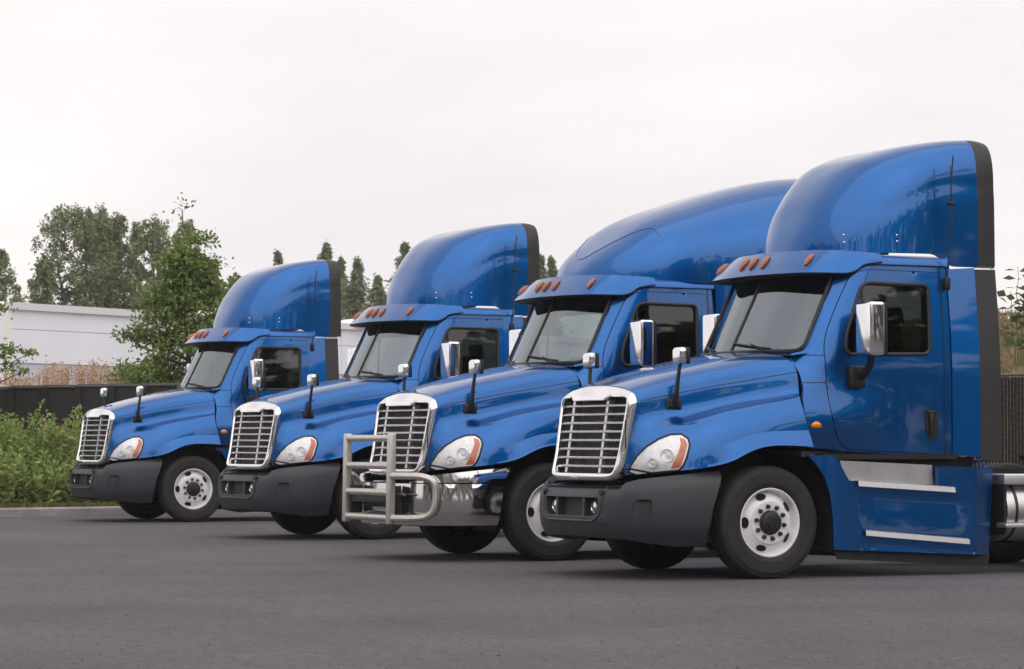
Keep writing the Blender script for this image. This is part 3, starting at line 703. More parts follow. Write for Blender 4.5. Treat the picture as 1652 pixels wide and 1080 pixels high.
# ---- side skirts with steps
sk = [(-.40,1.13),(-.665,1.13),(-.825,.885),(-1.80,.835),(-1.80,1.025),(-2.51,1.0),(-2.43,.18),(-.65,.26),(-.648,.52),(-.62,.76),(-.56,.95),(-.47,1.07)]
def zs1(x): return .885-.062*(-.82-x)
def zs2(x): return .425-.085*(-.95-x)
def fs(x, z):
    y = 1.235+.015*S((-.7-x)/1.5)
    for zf, xa, xb, dep, hh in ((zs1, -.80, -2.25, .018, .42), (zs2, -.85, -2.30, .022, .17)):
        t = zf(x)-.03-z
        win = S((xa-x)/.30)*S((x-xb)/.30)
        if t > 0: y -= dep*win*S(t/.11)*max(0, 1-t/hh)**1.2
    if x > -.72: y -= .05*S((x+.72)/.3)
    if x < -2.22: y -= .42*(-2.22-x)
    return (x, y, z)
for s in (1, -1):
    k = MB().panel(rounded(sk, [.01,.02,.02,.01,.02,.02,.03,.03,.05,.05,.05,.03], 4), fs, step=.022, thick=.05, flip=True)
    skirt = (k if s > 0 else k.mirror()).build('side_skirt', M['paint'], T, 40)
    if s > 0: SK1 = skirt
    def B(mb_, name, mt): return (mb_ if s > 0 else mb_.mirror()).build(name, mt, skirt)
    B(MB().panel([(-.83,.895),(-1.80,.85),(-1.785,1.035),(-.76,1.08)], lambda x, z: (x, 1.165, z), step=.2, thick=.01, flip=True), 'kick_plate', M['kick'])
    for zf, xa, xb in ((zs1, -.90, -1.98), (zs2, -.98, -2.14)):
        t = MB()
        n_ = 22; P = [[(x, 1.135, zf(x)+.004), (x, 1.135, zf(x)+.012), (x, 1.262, zf(x)+.012), (x, 1.270, zf(x)-.036), (x, 1.255, zf(x)-.040)] for x in np.linspace(xa, xb, n_)]
        t.grid(P)
        for x in np.linspace(xa-.02, xb+.02, 30): t.box((x, 1.21, zf(x)+.015), (.014, .09, .008))
        B(t, 'step_tread', M['tread'])
    B(MB().panel([(-.66,.275),(-2.42,.195),(-2.40,.075),(-.72,.17)], lambda x, z: (x, 1.195, z), step=.3, thick=.02, flip=True), 'skirt_flap', M['under'])
    B(MB().box((-1.35, 1.02, 1.115), (1.5, .2, .05)), 'sill', M['under'])

# ---- wheels (axis along y, outer face towards +y)
tp = [(.305,-.115),(.335,-.135),(.40,-.148),(.46,-.145),(.495,-.130),(.512,-.112)]
for yy in (-.075, -.035, .035, .075):
    tp += [(.517, yy-.008), (.505, yy-.006), (.505, yy+.006), (.517, yy+.008)]
tp += [(.512,.112),(.500,.126),(.495,.131),(.492,.130),(.465,.143),(.462,.146),(.45,.147),(.40,.149),(.375,.147),(.372,.150),(.345,.146),(.335,.138),(.312,.128),(.305,.115)]
tyre_mb = MB().lathe(tp, 72)
rim = MB().lathe([(.308,.112),(.318,.124),(.316,.132),(.306,.134),(.297,.124),(.290,.095),(.287,.055),(.280,.050),(.272,.058),(.250,.082),(.225,.103),(.205,.114),(.196,.119),(.194,.128),(.12,.128),(.108,.124)], 60)
hub = MB().lathe([(.112,.11),(.112,.142),(.104,.150),(.100,.168),(.088,.176),(.060,.178),(.056,.186),(.04,.188),(.0,.188)], 32)
def nutm(r):
    m = MB(); V = []; F = []
    m.lathe([(.0225,0),(.0225,.012),(.018,.018),(.018,.030),(.013,.036),(0,.036)], 6); return m
def hole_m():
    m = MB(); a = np.linspace(0, 2*math.pi, 21)[:-1]
    m.add([(.036*math.cos(t), .0, .052*math.sin(t)*1.0) for t in a]+[(0, 0, 0)], [(k, (k+1) % 20, 20) for k in range(20)]); return m
def make_wheel(side, dual=False, x=0.0, y=1.045):
    r = rim if side > 0 else rim.mirror()
    wh = r.build('wheel', M['wheelwhite'], T, 30, loc=(x, side*y, .517))
    def B(mb_, nm, mt, loc=None): return (mb_ if side > 0 else mb_.mirror()).build(nm, mt, wh, 40, loc=loc)
    B(tyre_mb, 'tyre', M['tyre']); B(hub, 'hub', M['black'])
    nm_ = nutm(1); first = None
    for k in range(10):
        a = 2*math.pi*(k+.25)/10; loc = (.148*math.cos(a), side*.127, .148*math.sin(a))
        if first is None: first = B(nm_, 'lug_nut', M['nut'], loc)
        else:
            o = first.copy(); COL.objects.link(o); o.parent = wh; o.location = loc
    for k in range(5):
        a = 2*math.pi*(k+.0)/5; rr = .243
        o = B(hole_m(), 'hand_hole', M['hole'], (rr*math.cos(a), side*.0915, rr*math.sin(a)))
        nrm = Vector((math.cos(a)*.64, side*.77, math.sin(a)*.64)); e1 = Vector((math.cos(a)*.77, -side*.64, math.sin(a)*.77)); e2 = Vector((-math.sin(a), 0, math.cos(a)))
        m3 = Matrix((e1, nrm, e2)).transposed(); o.matrix_local = Matrix.Translation(o.location+nrm*.0035) @ m3.to_4x4()
    B(MB().lathe([(.29,-.10),(.28,.03),(.05,.03)], 24), 'brake_drum', M['under'])
    return wh
W1 = make_wheel(1); W2 = make_wheel(-1)
def dual(xx, side):
    wh = MB().lathe([(.30,.10),(.285,.03),(.20,-.05),(.18,-.02),(.10,-.02),(.10,.10),(0,.11)], 32)
    o = (wh if side > 0 else wh.mirror()).build('wheel', M['wheelwhite'], T, 40, loc=(xx, side*1.04, .517))
    (tyre_mb if side > 0 else tyre_mb.mirror()).build('tyre', M['tyre'], o, 40)
    t = tyre_mb.mirror() if side > 0 else tyre_mb
    t.build('tyre', M['tyre'], o, 40, loc=(0, -side*.33, 0))
for xx in (-3.95, -5.25):
    for s in (1, -1): dual(xx, s)
# ---- chassis, engine, wheel liners
fr = MB()
for s in (1, -1): fr.box((-2.3, s*.42, .86), (6.9, .08, .26))
for xx in (1.0, -.6, -2.2, -3.3, -4.6, -5.7): fr.box((xx, 0, .86), (.1, .8, .2))
fr.box((-4.5, 0, 1.02), (.9, .9, .07)); fr.box((-4.5, 0, 1.09), (1.0, .95, .05))
fr.build('chassis_frame', M['under'], T)
MB().box((0, 0, .47), (.12, 1.9, .12)).build('axle', M['under'], T)
for xx in (-3.95, -5.25): MB().box((xx, 0, .52), (.2, 1.9, .2)).rbox((xx, 0, .55), (.5, .45, .5), .15).build('axle', M['under'], T)
en = MB().rbox((.35, 0, 1.15), (1.5, .85, 1.0), .1); en.box((.98, 0, 1.25), (.08, 1.15, .85)); en.box((.1, 0, .62), (1.2, .7, .3)); en.box((-1.0, 0, 1.0), (1.2, 1.3, .2))
en.box((-1.5, 0, 1.04), (1.7, 2.06, .14)); en.box((1.22, 0, .62), (.2, 1.5, .35))
en.build('engine', M['under'], T)
for s in (1, -1):
    arc = [(.63*math.cos(a)-.02, .63*math.sin(a)+.56) for a in np.linspace(.02, math.pi-.05, 22)]
    g = MB().grid([[(x, s*1.15, z), (x, s*.62, z)] for x, z in arc])
    g.grid([[(x, s*.62, z), (x, s*.62, .45)] for x, z in arc])
    g.box((-.665, s*.95, .62), (.03, .50, .75)); g.box((.66, s*.88, .62), (.03, .50, .60))
    g.build('wheel_liner', M['under'], T, 40)
    tk = MB()
    tk.lathe([(0, 0)], 3) if False else None
    ring_ = [(.30*math.cos(a), .30*math.sin(a)) for a in np.linspace(0, 2*math.pi, 41)[:-1]]
    V = [(x, s*.92+y, .60+z) for x in (-2.62, -2.64, -3.30, -3.32) for y, z in [((q[0]*(.97 if x in (-2.62, -3.32) else 1)), q[1]*(.97 if x in (-2.62, -3.32) else 1)) for q in ring_]]
    F = [(i*40+k, (i+1)*40+k, (i+1)*40+(k+1) % 40, i*40+(k+1) % 40) for i in range(3) for k in range(40)]+[tuple(range(40)), tuple(120+k for k in range(40))]
    tank = MB().add(V, F).build('fuel_tank', M['alu'], T, 40)
    for xx in (-2.72, -3.2): MB().tube([(xx, s*.92+.306*math.cos(a), .60+.306*math.sin(a)) for a in np.linspace(0, 2*math.pi, 33)[:-1]], .014, 6, closed=True).build('tank_strap', M['black'], tank)
    MB().rbox((-2.97, s*1.08, .895), (.78, .28, .10), .012).build('tank_deck', M['tread'], tank)
    st_ = MB().rbox((-2.97, s*1.17, .455), (.80, .16, .04), .008)
    for k in range(26): st_.box((-2.59-.03*k, s*1.17, .48), (.012, .14, .012))
    st_.build('tank_step', M['tread'], tank)
    MB().box((-2.60, s*1.05, .62), (.03, .3, .52)).build('tank_bracket', M['under'], tank)
hx = [(-2.42+.035*math.cos(a), .70+.010*a, 1.045+.035*math.sin(a)) for a in np.linspace(0, 2*math.pi*7, 120)]
MB().tube(hx, .011, 5).build('air_hose', M['bluehose'], T)
# ---- cabin
MB().box((-1.25, 0, 1.14), (1.6, 2.0, .05)).build('cabin_floor', M['cabin'], T)
MB().panel(rounded([(-1.0,1.15),(1.0,1.15),(.95,2.98),(-.95,2.98)], .05), lambda y, z: (-2.03, y, z), holes=[offset_poly(rear_win, .02)], step=.2, thick=0).build('cabin_back_trim', M['cabinlight'], T)
MB().box((-1.5, 0, 2.93), (1.1, 1.85, .03)).build('headliner', M['cabinlight'], T)
ds = MB().grid([[(x-.26*y*y, y, z) for x, z in ((-.36, 2.06), (-.55, 2.085), (-.70, 2.10), (-.78, 2.06), (-.82, 1.9), (-.80, 1.4))] for y in np.linspace(.92, -.92, 15)])
ds.rbox((-.80, .47, 2.12), (.22, .55, .12), .05)
ds.build('dashboard', M['cabin'], T, 50)
MB().box((-.86,-.15, 2.72), (.05, .9, .14)).build('sun_shade', M['cabin'], T)
sw = MB(); rotw = Matrix.Rotation(R(-38), 3, 'Y'); cw = Vector((-1.0, .50, 2.13))
sw.tube([cw+rotw @ Vector((0, .22*math.cos(a), .22*math.sin(a))) for a in np.linspace(0, 2*math.pi, 31)[:-1]], .017, 8, closed=True)
for a in (R(-90), R(20), R(160)): sw.tube([cw, cw+rotw @ Vector((0, .21*math.cos(a), .21*math.sin(a)))], .016, 6)
sw.tube([cw, cw+Vector((.2, 0, -.15))], .03, 8)
sw.build('steering_wheel', M['black'], T, 50)
for y in (.50, -.52):
    sx = MB().rbox((-1.45, y, 1.55), (.50, .50, .16), .06); sx.rbox((-1.72, y, 1.98), (.16, .50, .85), .06, Matrix.Rotation(R(8), 3, 'Y')); sx.rbox((-1.80, y, 2.45), (.10, .28, .2), .045, Matrix.Rotation(R(8), 3, 'Y'))
    sx.box((-1.45, y, 1.3), (.35, .35, .3)); sx.build('seat', M['seat'], T, 50)

# ------------------------------------------------------------------ place the four trucks
def copy_tree(o, parent=None, skip=()):
    if o.name in VAR and VAR[o.name] in skip: return None
    c = o.copy(); COL.objects.link(c); c.parent = parent
    for ch in list(o.children): copy_tree(ch, c, skip)
    return c
def kill(o):
    for ch in list(o.children): kill(ch)
    bpy.data.objects.remove(o)
POSES = [
 ((-5.48, 44.5), 26.5, 'blue day-cab semi truck parked farthest left, with grey bumper, beside the kerb and shrubs', ('sleeper', 'steel')),
 ((-2.30, 36.85), 28.5, 'blue day-cab semi truck second from left, with grey bumper, behind the grille guard', ('sleeper', 'steel')),
 ((-.10, 30.45), 27.0, 'blue raised-roof sleeper semi truck with silver grille guard and polished steel bumper', ('day', 'plastic')),
 ((1.842, 26.581), 26.0, 'nearest blue day-cab semi truck, farthest right, with full side skirt and step treads in view', ('sleeper', 'steel'))]
TR = []
for (X, Y), th, lab, skip in POSES:
    t = copy_tree(T, None, skip); t.location = (X, Y, 0); t.rotation_euler = (0, 0, math.pi+R(th))
    tag(t, lab, 'truck', 'blue semi trucks parked in a row'); TR.append(t)
    cut = {0: .10, 1: .15}.get(len(TR)-1, 0)            # the two far trucks carry the shorter extenders
    for c in t.children:
        if cut and c.name.startswith('roof_fairing'): k = 1-cut/1.85; c.scale.x = k; c.location.x = -.83*(1-k)
        if cut and c.name.startswith('side_extender'): c.location.x = cut; c.location.y = 0.0
kill(T)

# ================================================================== the setting
def asphalt():
    m = bpy.data.materials.new('asphalt'); m.use_nodes = True; t = m.node_tree; b = t.nodes['Principled BSDF']
    g = N(t, 'ShaderNodeNewGeometry')
    def noise(sc, det=4, rough=.6, stretch=None):
        n = N(t, 'ShaderNodeTexNoise'); n.inputs['Scale'].default_value = sc; n.inputs['Detail'].default_value = det; n.inputs['Roughness'].default_value = rough
        if stretch:
            mp_ = N(t, 'ShaderNodeMapping'); mp_.inputs['Scale'].default_value = stretch; mp_.inputs['Rotation'].default_value = (0, 0, R(8)); t.links.new(g.outputs['Position'], mp_.inputs['Vector']); t.links.new(mp_.outputs['Vector'], n.inputs['Vector'])
        else: t.links.new(g.outputs['Position'], n.inputs['Vector'])
        return n
    def rng_(n, a, b_, fa=.3, fb_=.7):
        r = N(t, 'ShaderNodeMapRange'); r.inputs['From Min'].default_value = fa; r.inputs['From Max'].default_value = fb_; r.inputs['To Min'].default_value = a; r.inputs['To Max'].default_value = b_
        t.links.new(n.outputs[0], r.inputs['Value']); return r
    def mul(a, b_):
        k = N(t, 'ShaderNodeMath', operation='MULTIPLY'); t.links.new(a.outputs[0], k.inputs[0]); t.links.new(b_.outputs[0], k.inputs[1]); return k
    v = mul(rng_(noise(.22, 5), .80, 1.18), rng_(noise(1.0, 4, .6, (.10, .7, 1)), .92, 1.07))       # patches, paving lanes
    v = mul(v, rng_(noise(5.5, 6, .8), .84, 1.17)); v = mul(v, rng_(noise(.9, 6, .7), .92, 1.08)); v = mul(v, rng_(noise(3.1, 5, .8), .45, 1.0, .235, .27))   # patches and oil drips
    v = mul(v, rng_(noise(55, 4, .9), .45, 1.6)); v = mul(v, rng_(noise(13, 4, .85), .62, 1.42))   # stones in the mix
    vo = N(t, 'ShaderNodeTexVoronoi'); vo.inputs['Scale'].default_value = 7.0; t.links.new(g.outputs['Position'], vo.inputs['Vector'])
    pale = rng_(vo, 2.3, 1.0, .02, .05); v = mul(v, pale)                                             # pale chips
    col = N(t, 'ShaderNodeMixRGB', blend_type='MULTIPLY'); col.inputs['Fac'].default_value = 1; col.inputs['Color1'].default_value = (.100, .092, .103, 1)
    t.links.new(v.outputs[0], col.inputs['Color2']); t.links.new(col.outputs['Color'], b.inputs['Base Color'])
    b.inputs['Roughness'].default_value = .82; b.inputs['Specular IOR Level'].default_value = .35
    bp = N(t, 'ShaderNodeBump'); bp.inputs['Strength'].default_value = .9; bp.inputs['Distance'].default_value = .02; n = noise(26, 4, .8); t.links.new(n.outputs[0], bp.inputs['Height']); t.links.new(bp.outputs['Normal'], b.inputs['Normal'])
    return m
g = MB().grid([[(-900, -900, 0), (900, -900, 0)], [(-900, 900, 0), (900, 900, 0)]]).build('ground', asphalt(), None, 0); g['kind'] = 'structure'
soil = mat('dry_soil_grass', (.20, .17, .085), .95, noise=.45, scale=1.2, bump=.3, bscale=9)
bankm = mat('dry_bank_grass', (.27, .205, .12), .95, noise=.35, scale=.8, bump=.4, bscale=7)
conc = mat('kerb_concrete', (.30, .28, .27), .85, noise=.25, scale=2.2, bump=.25, bscale=40)

# kerb line, left of the farthest truck and running back beside it
K0 = np.array([-8.46, 46.1]); KD = np.array([.83, .56]); KD = KD/np.linalg.norm(KD); KN = np.array([-KD[1], KD[0]])
def kpt(t, off, z): q = K0+KD*t+KN*off; return (q[0], q[1], z)
kerb = empty('kerb', (0, 0, 0)); tag(kerb, kind='structure')
for k in range(-7, 9):
    a, b = k*3.0, k*3.0+2.985
    V = []
    for t in (a, b): V += [kpt(t, 0, -.02), kpt(t, .012, .125), kpt(t, .035, .148), kpt(t, .17, .155), kpt(t, .17, -.02)]
    MB().add(V, [(i, i+1, 6+i, 5+i) for i in range(4)]+[(0, 4, 3, 2, 1), (5, 6, 7, 8, 9)]).build('kerb_stone', conc, kerb, 30)
# verge and the bank behind the fence
def bank_h(X, Y):
    d = (np.array([X, Y])-K0)@KN                    # distance behind the kerb
    h = .14+.05*S(d/2)
    left = 1.0*S((d-6.5)/6.0)+.6*S((d-12)/20)
    right = 3.5*S((Y-43.5)/9.0)
    k = S((X-1.0)/6.0)
    return h+left*(1-k)+right*k
n1, n2 = 70, 44
P = []
for i in range(n1):
    row = []
    for j in range(n2):
        t = -24+78*i/(n1-1); o = .16+90*(j/(n2-1))**2.0
        q = K0+KD*t+KN*o; row.append((q[0], q[1], bank_h(q[0], q[1])+.05*math.sin(q[0]*1.7)*math.cos(q[1]*1.3)*S(o/3)))
    P.append(row)
v = MB().grid(P).build('verge', soil, None, 60); v['kind'] = 'structure'
# ground rising behind the right-hand fence
P = [[(X, Y, max(.02, (3.55*S((Y-43.6-(14-X)*.35)/7.5)+.10*math.sin(X*2.1+Y))*S((X-2.0)/4.5))) for Y in np.linspace(42.5, 75, 40)] for X in np.linspace(2.0, 34, 44)]
v = MB().grid(P).build('bank', bankm, None, 60); v['kind'] = 'structure'

# ---- leaves
def leaf_mesh(C, size, up=.35, aspect=.55, fold=.25, D=None, droop=0.0):
    """rhombic leaves at the points C (n,3): arrays of vertices and quads"""
    n = len(C); size = np.broadcast_to(np.asarray(size, float), (n,))
    d = rng.normal(size=(n, 3)) if D is None else D+rng.normal(size=(n, 3))*.35
    d[:, 2] -= droop; d /= np.linalg.norm(d, axis=1)[:, None]
    nn = rng.normal(size=(n, 3)); nn[:, 2] = np.abs(nn[:, 2])+up; s_ = np.cross(d, nn); s_ /= np.linalg.norm(s_, axis=1)[:, None]+1e-9
    q = np.cross(s_, d)
    L_ = size[:, None]
    a = C-d*L_*.5; b = C+s_*L_*aspect*.5+q*L_*fold*.3; c = C+d*L_*.5; e = C-s_*L_*aspect*.5+q*L_*fold*.3
    V = np.stack([a, b, c, e], 1).reshape(-1, 3); F = np.arange(4*n).reshape(n, 4); return V, F
def limb(mb_, a, b, r0, r1, wob=.06, n=6, seg=6):
    a, b = np.array(a, float), np.array(b, float); L_ = np.linalg.norm(b-a)
    pts = [a+(b-a)*t+rng.normal(size=3)*wob*L_*math.sin(math.pi*t)*.5 for t in np.linspace(0, 1, n)]
    mb_.tube(pts, list(np.linspace(r0, r1, n)), seg); return pts
bark = mat('tree_bark', (.10, .085, .07), .9, noise=.35, scale=6)
LF = {'poplar': leafmat('poplar_leaves', (.080, .105, .046), (.235, .280, .130), .25, .25),
      'poplar2': leafmat('poplar_leaves_pale', (.100, .126, .055), (.280, .325, .150), .25, .25),
      'conifer': leafmat('conifer_needles', (.100, .122, .070), (.260, .290, .170), .35, .3),
      'maple': leafmat('maple_leaves', (.060, .100, .030), (.260, .345, .100), .35, .9),
      'shrub': leafmat('weed_leaves', (.135, .195, .050), (.430, .520, .190), .35, 1.4),
      'dry': leafmat('dry_seed_heads', (.34, .20, .11), (.68, .50, .35), .2, 3.0),
      'straw': leafmat('dry_grass', (.22, .165, .085), (.46, .37, .22), .25, 1.2),
      'grass': leafmat('verge_grass', (.10, .115, .035), (.30, .28, .11), .3, 1.5)}
def broad_tree(name, base, H, Wd, label, leaf='poplar', nleaf=7000, lsize=.30, trunk_h=.25, stems=1, cat='tree', group=None, nclump=60, lean=0.0, csize=.24, top_bias=1.0, shape='oval'):
    """tapered trunk, limbs, and leaf clumps at the limb ends"""
    root = empty(name, tuple(base)); tb = MB(); clumps = []
    for sgm in range(stems):
        bx = np.array([rng.normal()*Wd*.10*(stems > 1), rng.normal()*Wd*.08*(stems > 1), -.3])
        topx = bx+np.array([lean*H+rng.normal()*Wd*.06, rng.normal()*Wd*.06, H*(.93+.05*rng.random())])
        pts = limb(tb, bx, topx, H*.014+.03, .02, .03, 10, 7)
        nb_ = nclump//stems
        for k in range(nb_):
            f = trunk_h+(1-trunk_h)*((k+rng.random())/nb_)**top_bias
            p = np.array(pts[0])*0+np.array([np.interp(f*9, range(10), [q[i] for q in pts]) for i in range(3)])
            a = rng.random()*2*math.pi; t = (f-trunk_h)/(1-trunk_h)
            prof = (math.sin(math.pi*min(1, .16+.80*t))**.7) if shape == 'oval' else (1.05-t)**.8*min(1, .45+2.0*t)
            rad = Wd*.5*prof*(.55+.45*rng.random())
            e = p+np.array([math.cos(a)*rad, math.sin(a)*rad, rad*(.55 if shape == 'oval' else .25)*rng.random()+.02*H])
            e[2] = min(e[2], H)
            limb(tb, p, e, .008*H*(1.1-f)+.012, .008, .10, 4, 4)
            clumps.append((e, f)); clumps.append((p+(e-p)*.62+rng.normal(size=3)*.05*Wd, f))
    tb.build('trunk', bark, root, 60)
    C = []
    per = max(8, nleaf//len(clumps))
    for e, f in clumps:
        sc_ = Wd*csize*(.55+.75*rng.random()); n = int(per*(.4+1.2*rng.random()))
        d = rng.normal(size=(n, 3)); d /= np.linalg.norm(d, axis=1)[:, None]; d *= (rng.random((n, 1))**.5)*sc_*.75; d[:, 2] *= 1.25 if shape == 'oval' else .7
        C.append(e+d)
    C = np.concatenate(C); C = C[C[:, 2] < H*1.02]
    V, F = leaf_mesh(C, lsize*(.6+.8*rng.random(len(C))))
    np_mesh('crown', V, F, LF[leaf], root)
    tag(root, label, cat, group); return root
def conifer(name, base, H, Wd, label, n=5200, group=None, sparse=1.0):
    root = empty(name, tuple(base)); tb = MB(); limb(tb, (0, 0, -.3), (rng.normal()*.1, 0, H), H*.012+.05, .02, .01, 8, 6); C = []; D = []
    nl = int(34*sparse)
    for k in range(nl):
        f = .10+.90*k/nl; z = H*f; m = 6 if f < .85 else 4; lv = .65+.6*rng.random()
        for q in range(m):
            a = rng.random()*2*math.pi; r_ = Wd*.5*(1.02-f)**1.05*lv*(.55+.6*rng.random())+.03
            e = np.array([math.cos(a)*r_, math.sin(a)*r_, z-r_*(.15+.25*rng.random())+.10*r_]); p = np.array([0, 0, z])
            tb.tube([p, (p+e)/2+(0, 0, .03*r_), e], [.02+.01*r_, .015, .006], 4)
            c = max(4, int(n/(nl*m)*(.5+r_/(Wd*.5))))
            t = rng.random(c)**.7; pos = p+(e-p)*t[:, None]+rng.normal(size=(c, 3))*np.array([.12, .12, .24])*(.5+.6*r_)
            C.append(pos); D.append(np.repeat((e-p)[None]/np.linalg.norm(e-p), c, 0))
    tb.build('trunk', bark, root, 60)
    V, F = leaf_mesh(np.concatenate(C), .27*(.6+.8*rng.random(sum(map(len, C)))), .2, .35, .2, np.concatenate(D), .35)
    np_mesh('crown', V, F, LF['conifer'], root); tag(root, label, 'tree', group); return root

# far broad-leaved trees beyond the white building
def foot(px, Z): p = at(px, YH, Z); return (p[0], p[1], 0.0)
def hgt(py, Z): return at(826, py, Z)[2]
for px, py, Z, wpx, st_, lab, lf, tr_ in [
    (105, 318, 150, 88, 2, 'tall loose-leaved poplar with bare lower trunks, leftmost tall one of the clump', 'poplar', .28),
    (66, 400, 148, 52, 1, 'thin ragged low poplar on the outer left edge of the tree clump', 'poplar', .25),
    (148, 322, 156, 60, 2, 'round-topped poplar in the middle of the clump, sky gap beside its trunk', 'poplar', .26),
    (188, 326, 152, 58, 1, 'paler upright poplar tree right of the sky gap in the clump', 'poplar2', .22),
    (222, 350, 158, 50, 1, 'lower poplar filling the clump just left of the near street tree', 'poplar', .12),
    (255, 337, 151, 64, 2, 'dense poplar tree at the right end of the clump, behind the near street tree', 'poplar2', .15),
    (-8, 392, 140, 64, 1, 'dark tree cut by the left edge of the photograph, above the roof dome', 'poplar', .12),
    (296, 352, 157, 56, 1, 'poplar standing directly behind the near street tree', 'poplar2', .12),
    (334, 400, 149, 54, 1, 'lower poplar right of the near street tree, beside its upper branches', 'poplar', .12),
    (372, 440, 120, 60, 1, 'small pale tree peeping out between the street tree and the farthest truck roof', 'poplar2', .2),
    ]:
    Hh = hgt(py, Z); Wd = wpx*Z/FPX*1.5
    broad_tree('poplar_tree', foot(px, Z), Hh, Wd, lab, lf, 14000 if wpx > 55 else 10000, .19, tr_, st_, 'tree', 'trees beyond the white building', 120 if st_ == 1 else 150, 0.0, .13)
for px, py, Z, wpx, lab in [(448, 405, 170, 34, 'tip of a conifer showing above the farthest truck roof'), (524, 392, 165, 52, 'tall dark conifer behind the black edge of the farthest truck roof'),
    (549, 416, 168, 30, 'slim conifer just right of the farthest truck roof edge'),
    (576, 418, 160, 46, 'pointed conifer standing free in the gap between the two left trucks'), (609, 446, 150, 46, 'short bushy conifer beside the second truck visor'),
    (652, 388, 172, 56, 'thin sparse conifer leaning out from behind the second truck roof fairing'), (873, 410, 160, 24, 'conifer top left of the pair right of the second truck roof'), (889, 414, 161, 24, 'conifer top right of the pair, beside the sleeper roof')]:
    conifer('conifer_tree', foot(px, Z), hgt(py, Z), wpx*Z/FPX*5.0, lab, 20000, 'conifers far behind the trucks', .8 if px == 652 else 1.0)
# low woodland edge under the far trees
C = []
for k in range(240):
    px = -60+rng.random()*500; Z = 168+rng.random()*10; h_ = hgt(478-8*math.sin(px*.05), Z)*(.72+.28*rng.random()); b = np.array(foot(px, Z))
    n = 60; d = rng.normal(size=(n, 3)); d /= np.linalg.norm(d, axis=1)[:, None]; C.append(b+np.array([0, 0, h_*rng.random()])+d*np.array([1.0, .8, .9])*rng.random((n, 1))**.4)
C = np.concatenate(C); C = C[C[:, 2] > 2]; V, F = leaf_mesh(C, .42)
o = np_mesh('undergrowth', V, F, LF['poplar'], None); tag(o, 'dark green woodland edge behind the white building roof', 'undergrowth', kind='stuff')

# near street tree, left of the farthest truck
Z = 55; st_tree = broad_tree('street_tree', foot(298, Z), hgt(372, Z)-1.0, 3.3, 'young green street tree with a tall bare top shoot, behind the farthest left truck', 'maple', 13000, .10, .16, 1, 'tree', None, 74, .0, .17, .9, 'cone')
st_tree.location.z = 1.0
sh = MB(); base_ = np.array([0, 0, hgt(380, Z)-1.3]); tip = np.array([(292-298)*Z/FPX, 0, hgt(338, Z)-1.0]); limb(sh, base_-np.array([0, 0, .8]), tip, .03, .010, .03, 6, 5); so_ = sh.build('top_shoot', bark, st_tree, 60)
V, F = leaf_mesh(tip+rng.normal(size=(34, 3))*(.10, .10, .16), .10); np_mesh('shoot_leaves', V, F, LF['maple'], st_tree)
C = []
tb = MB()
for (px, py) in [(196, 540), (215, 535), (245, 545), (205, 590), (190, 603), (225, 605), (250, 600), (330, 385), (345, 425), (322, 432), (352, 470)]:
    e = at(px, py, Z)-np.array(foot(298, Z)); e[2] -= 1.0; p = np.array([e[0]*.25, 0, max(.5, e[2]-abs(e[0])*.25)]); limb(tb, p, e, .02, .006, .08, 5, 4)
    for q in range(4):
        c = p+(e-p)*(.55+.15*q); d = rng.normal(size=(38, 3))*np.array([.15, .2, .08]); C.append(c+d)
tb.build('side_branches', bark, st_tree, 60); C = np.concatenate(C); V, F = leaf_mesh(C, .105*(.7+.6*rng.random(len(C)))); np_mesh('side_leaves', V, F, LF['maple'], st_tree)
# branch of a tree that stands outside the left edge
Z = 52; lt = empty('roadside_tree', foot(-70, Z)); tb = MB(); limb(tb, (0, 0, 0), (.1, .2, 4.2), .09, .04, .02, 8, 7); C = []
for (px, py) in [(0, 575), (22, 565), (48, 570), (20, 588), (36, 600), (2, 598), (10, 560), (-20, 540), (-30, 590), (5, 497), (-10, 505)]:
    e = at(px, py, Z)-np.array(foot(-70, Z)); limb(tb, (0.05, .1, max(1.0, e[2]-.5)), e, .025, .006, .06, 5, 4)
    C.append(e+rng.normal(size=(46, 3))*np.array([.12, .2, .055]))
tb.build('trunk', bark, lt, 60); C = np.concatenate(C); V, F = leaf_mesh(C, .10*(.7+.6*rng.random(len(C)))); np_mesh('crown', V, F, LF['maple'], lt)
tag(lt, 'leafy branches reaching in at the left edge, in front of the white building', 'tree')

# ---- white building
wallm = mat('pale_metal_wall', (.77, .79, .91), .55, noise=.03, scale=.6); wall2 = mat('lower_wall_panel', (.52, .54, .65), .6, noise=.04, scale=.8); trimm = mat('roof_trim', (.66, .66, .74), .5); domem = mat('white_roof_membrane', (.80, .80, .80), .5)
bA = at(9, 488, 110); bA[2] = 0; dirB = np.array([.50, .866*.95, 0]); dirB /= np.linalg.norm(dirB); dirL = np.array([-.94, .34, 0]); HB = hgt(488, 110)
LB = 62.0; bld = empty('white_building', tuple(bA)); tag(bld, 'long white metal warehouse with grey roof trim behind the black fence', 'building')
def wq(p, d, a, b, z0, z1, off=0): 
    nrm_ = np.array([d[1], -d[0], 0])*off; return [p+d*a+nrm_+(0, 0, z0), p+d*b+nrm_+(0, 0, z0), p+d*b+nrm_+(0, 0, z1), p+d*a+nrm_+(0, 0, z1)]
def slab(p, d, a, b, z0, z1, th, off=0):
    f = wq(p, d, a, b, z0, z1, off+th); k = wq(p, d, a, b, z0, z1, off); return MB().add(f+k, [(0, 1, 2, 3), (5, 4, 7, 6), (4, 0, 3, 7), (1, 5, 6, 2), (3, 2, 6, 7), (4, 5, 1, 0)])
O = np.zeros(3); zl = hgt(588, 112)
pw = 11.5/ (LB/LB); nP = int(LB//pw)+1
zm = hgt(531, 110)
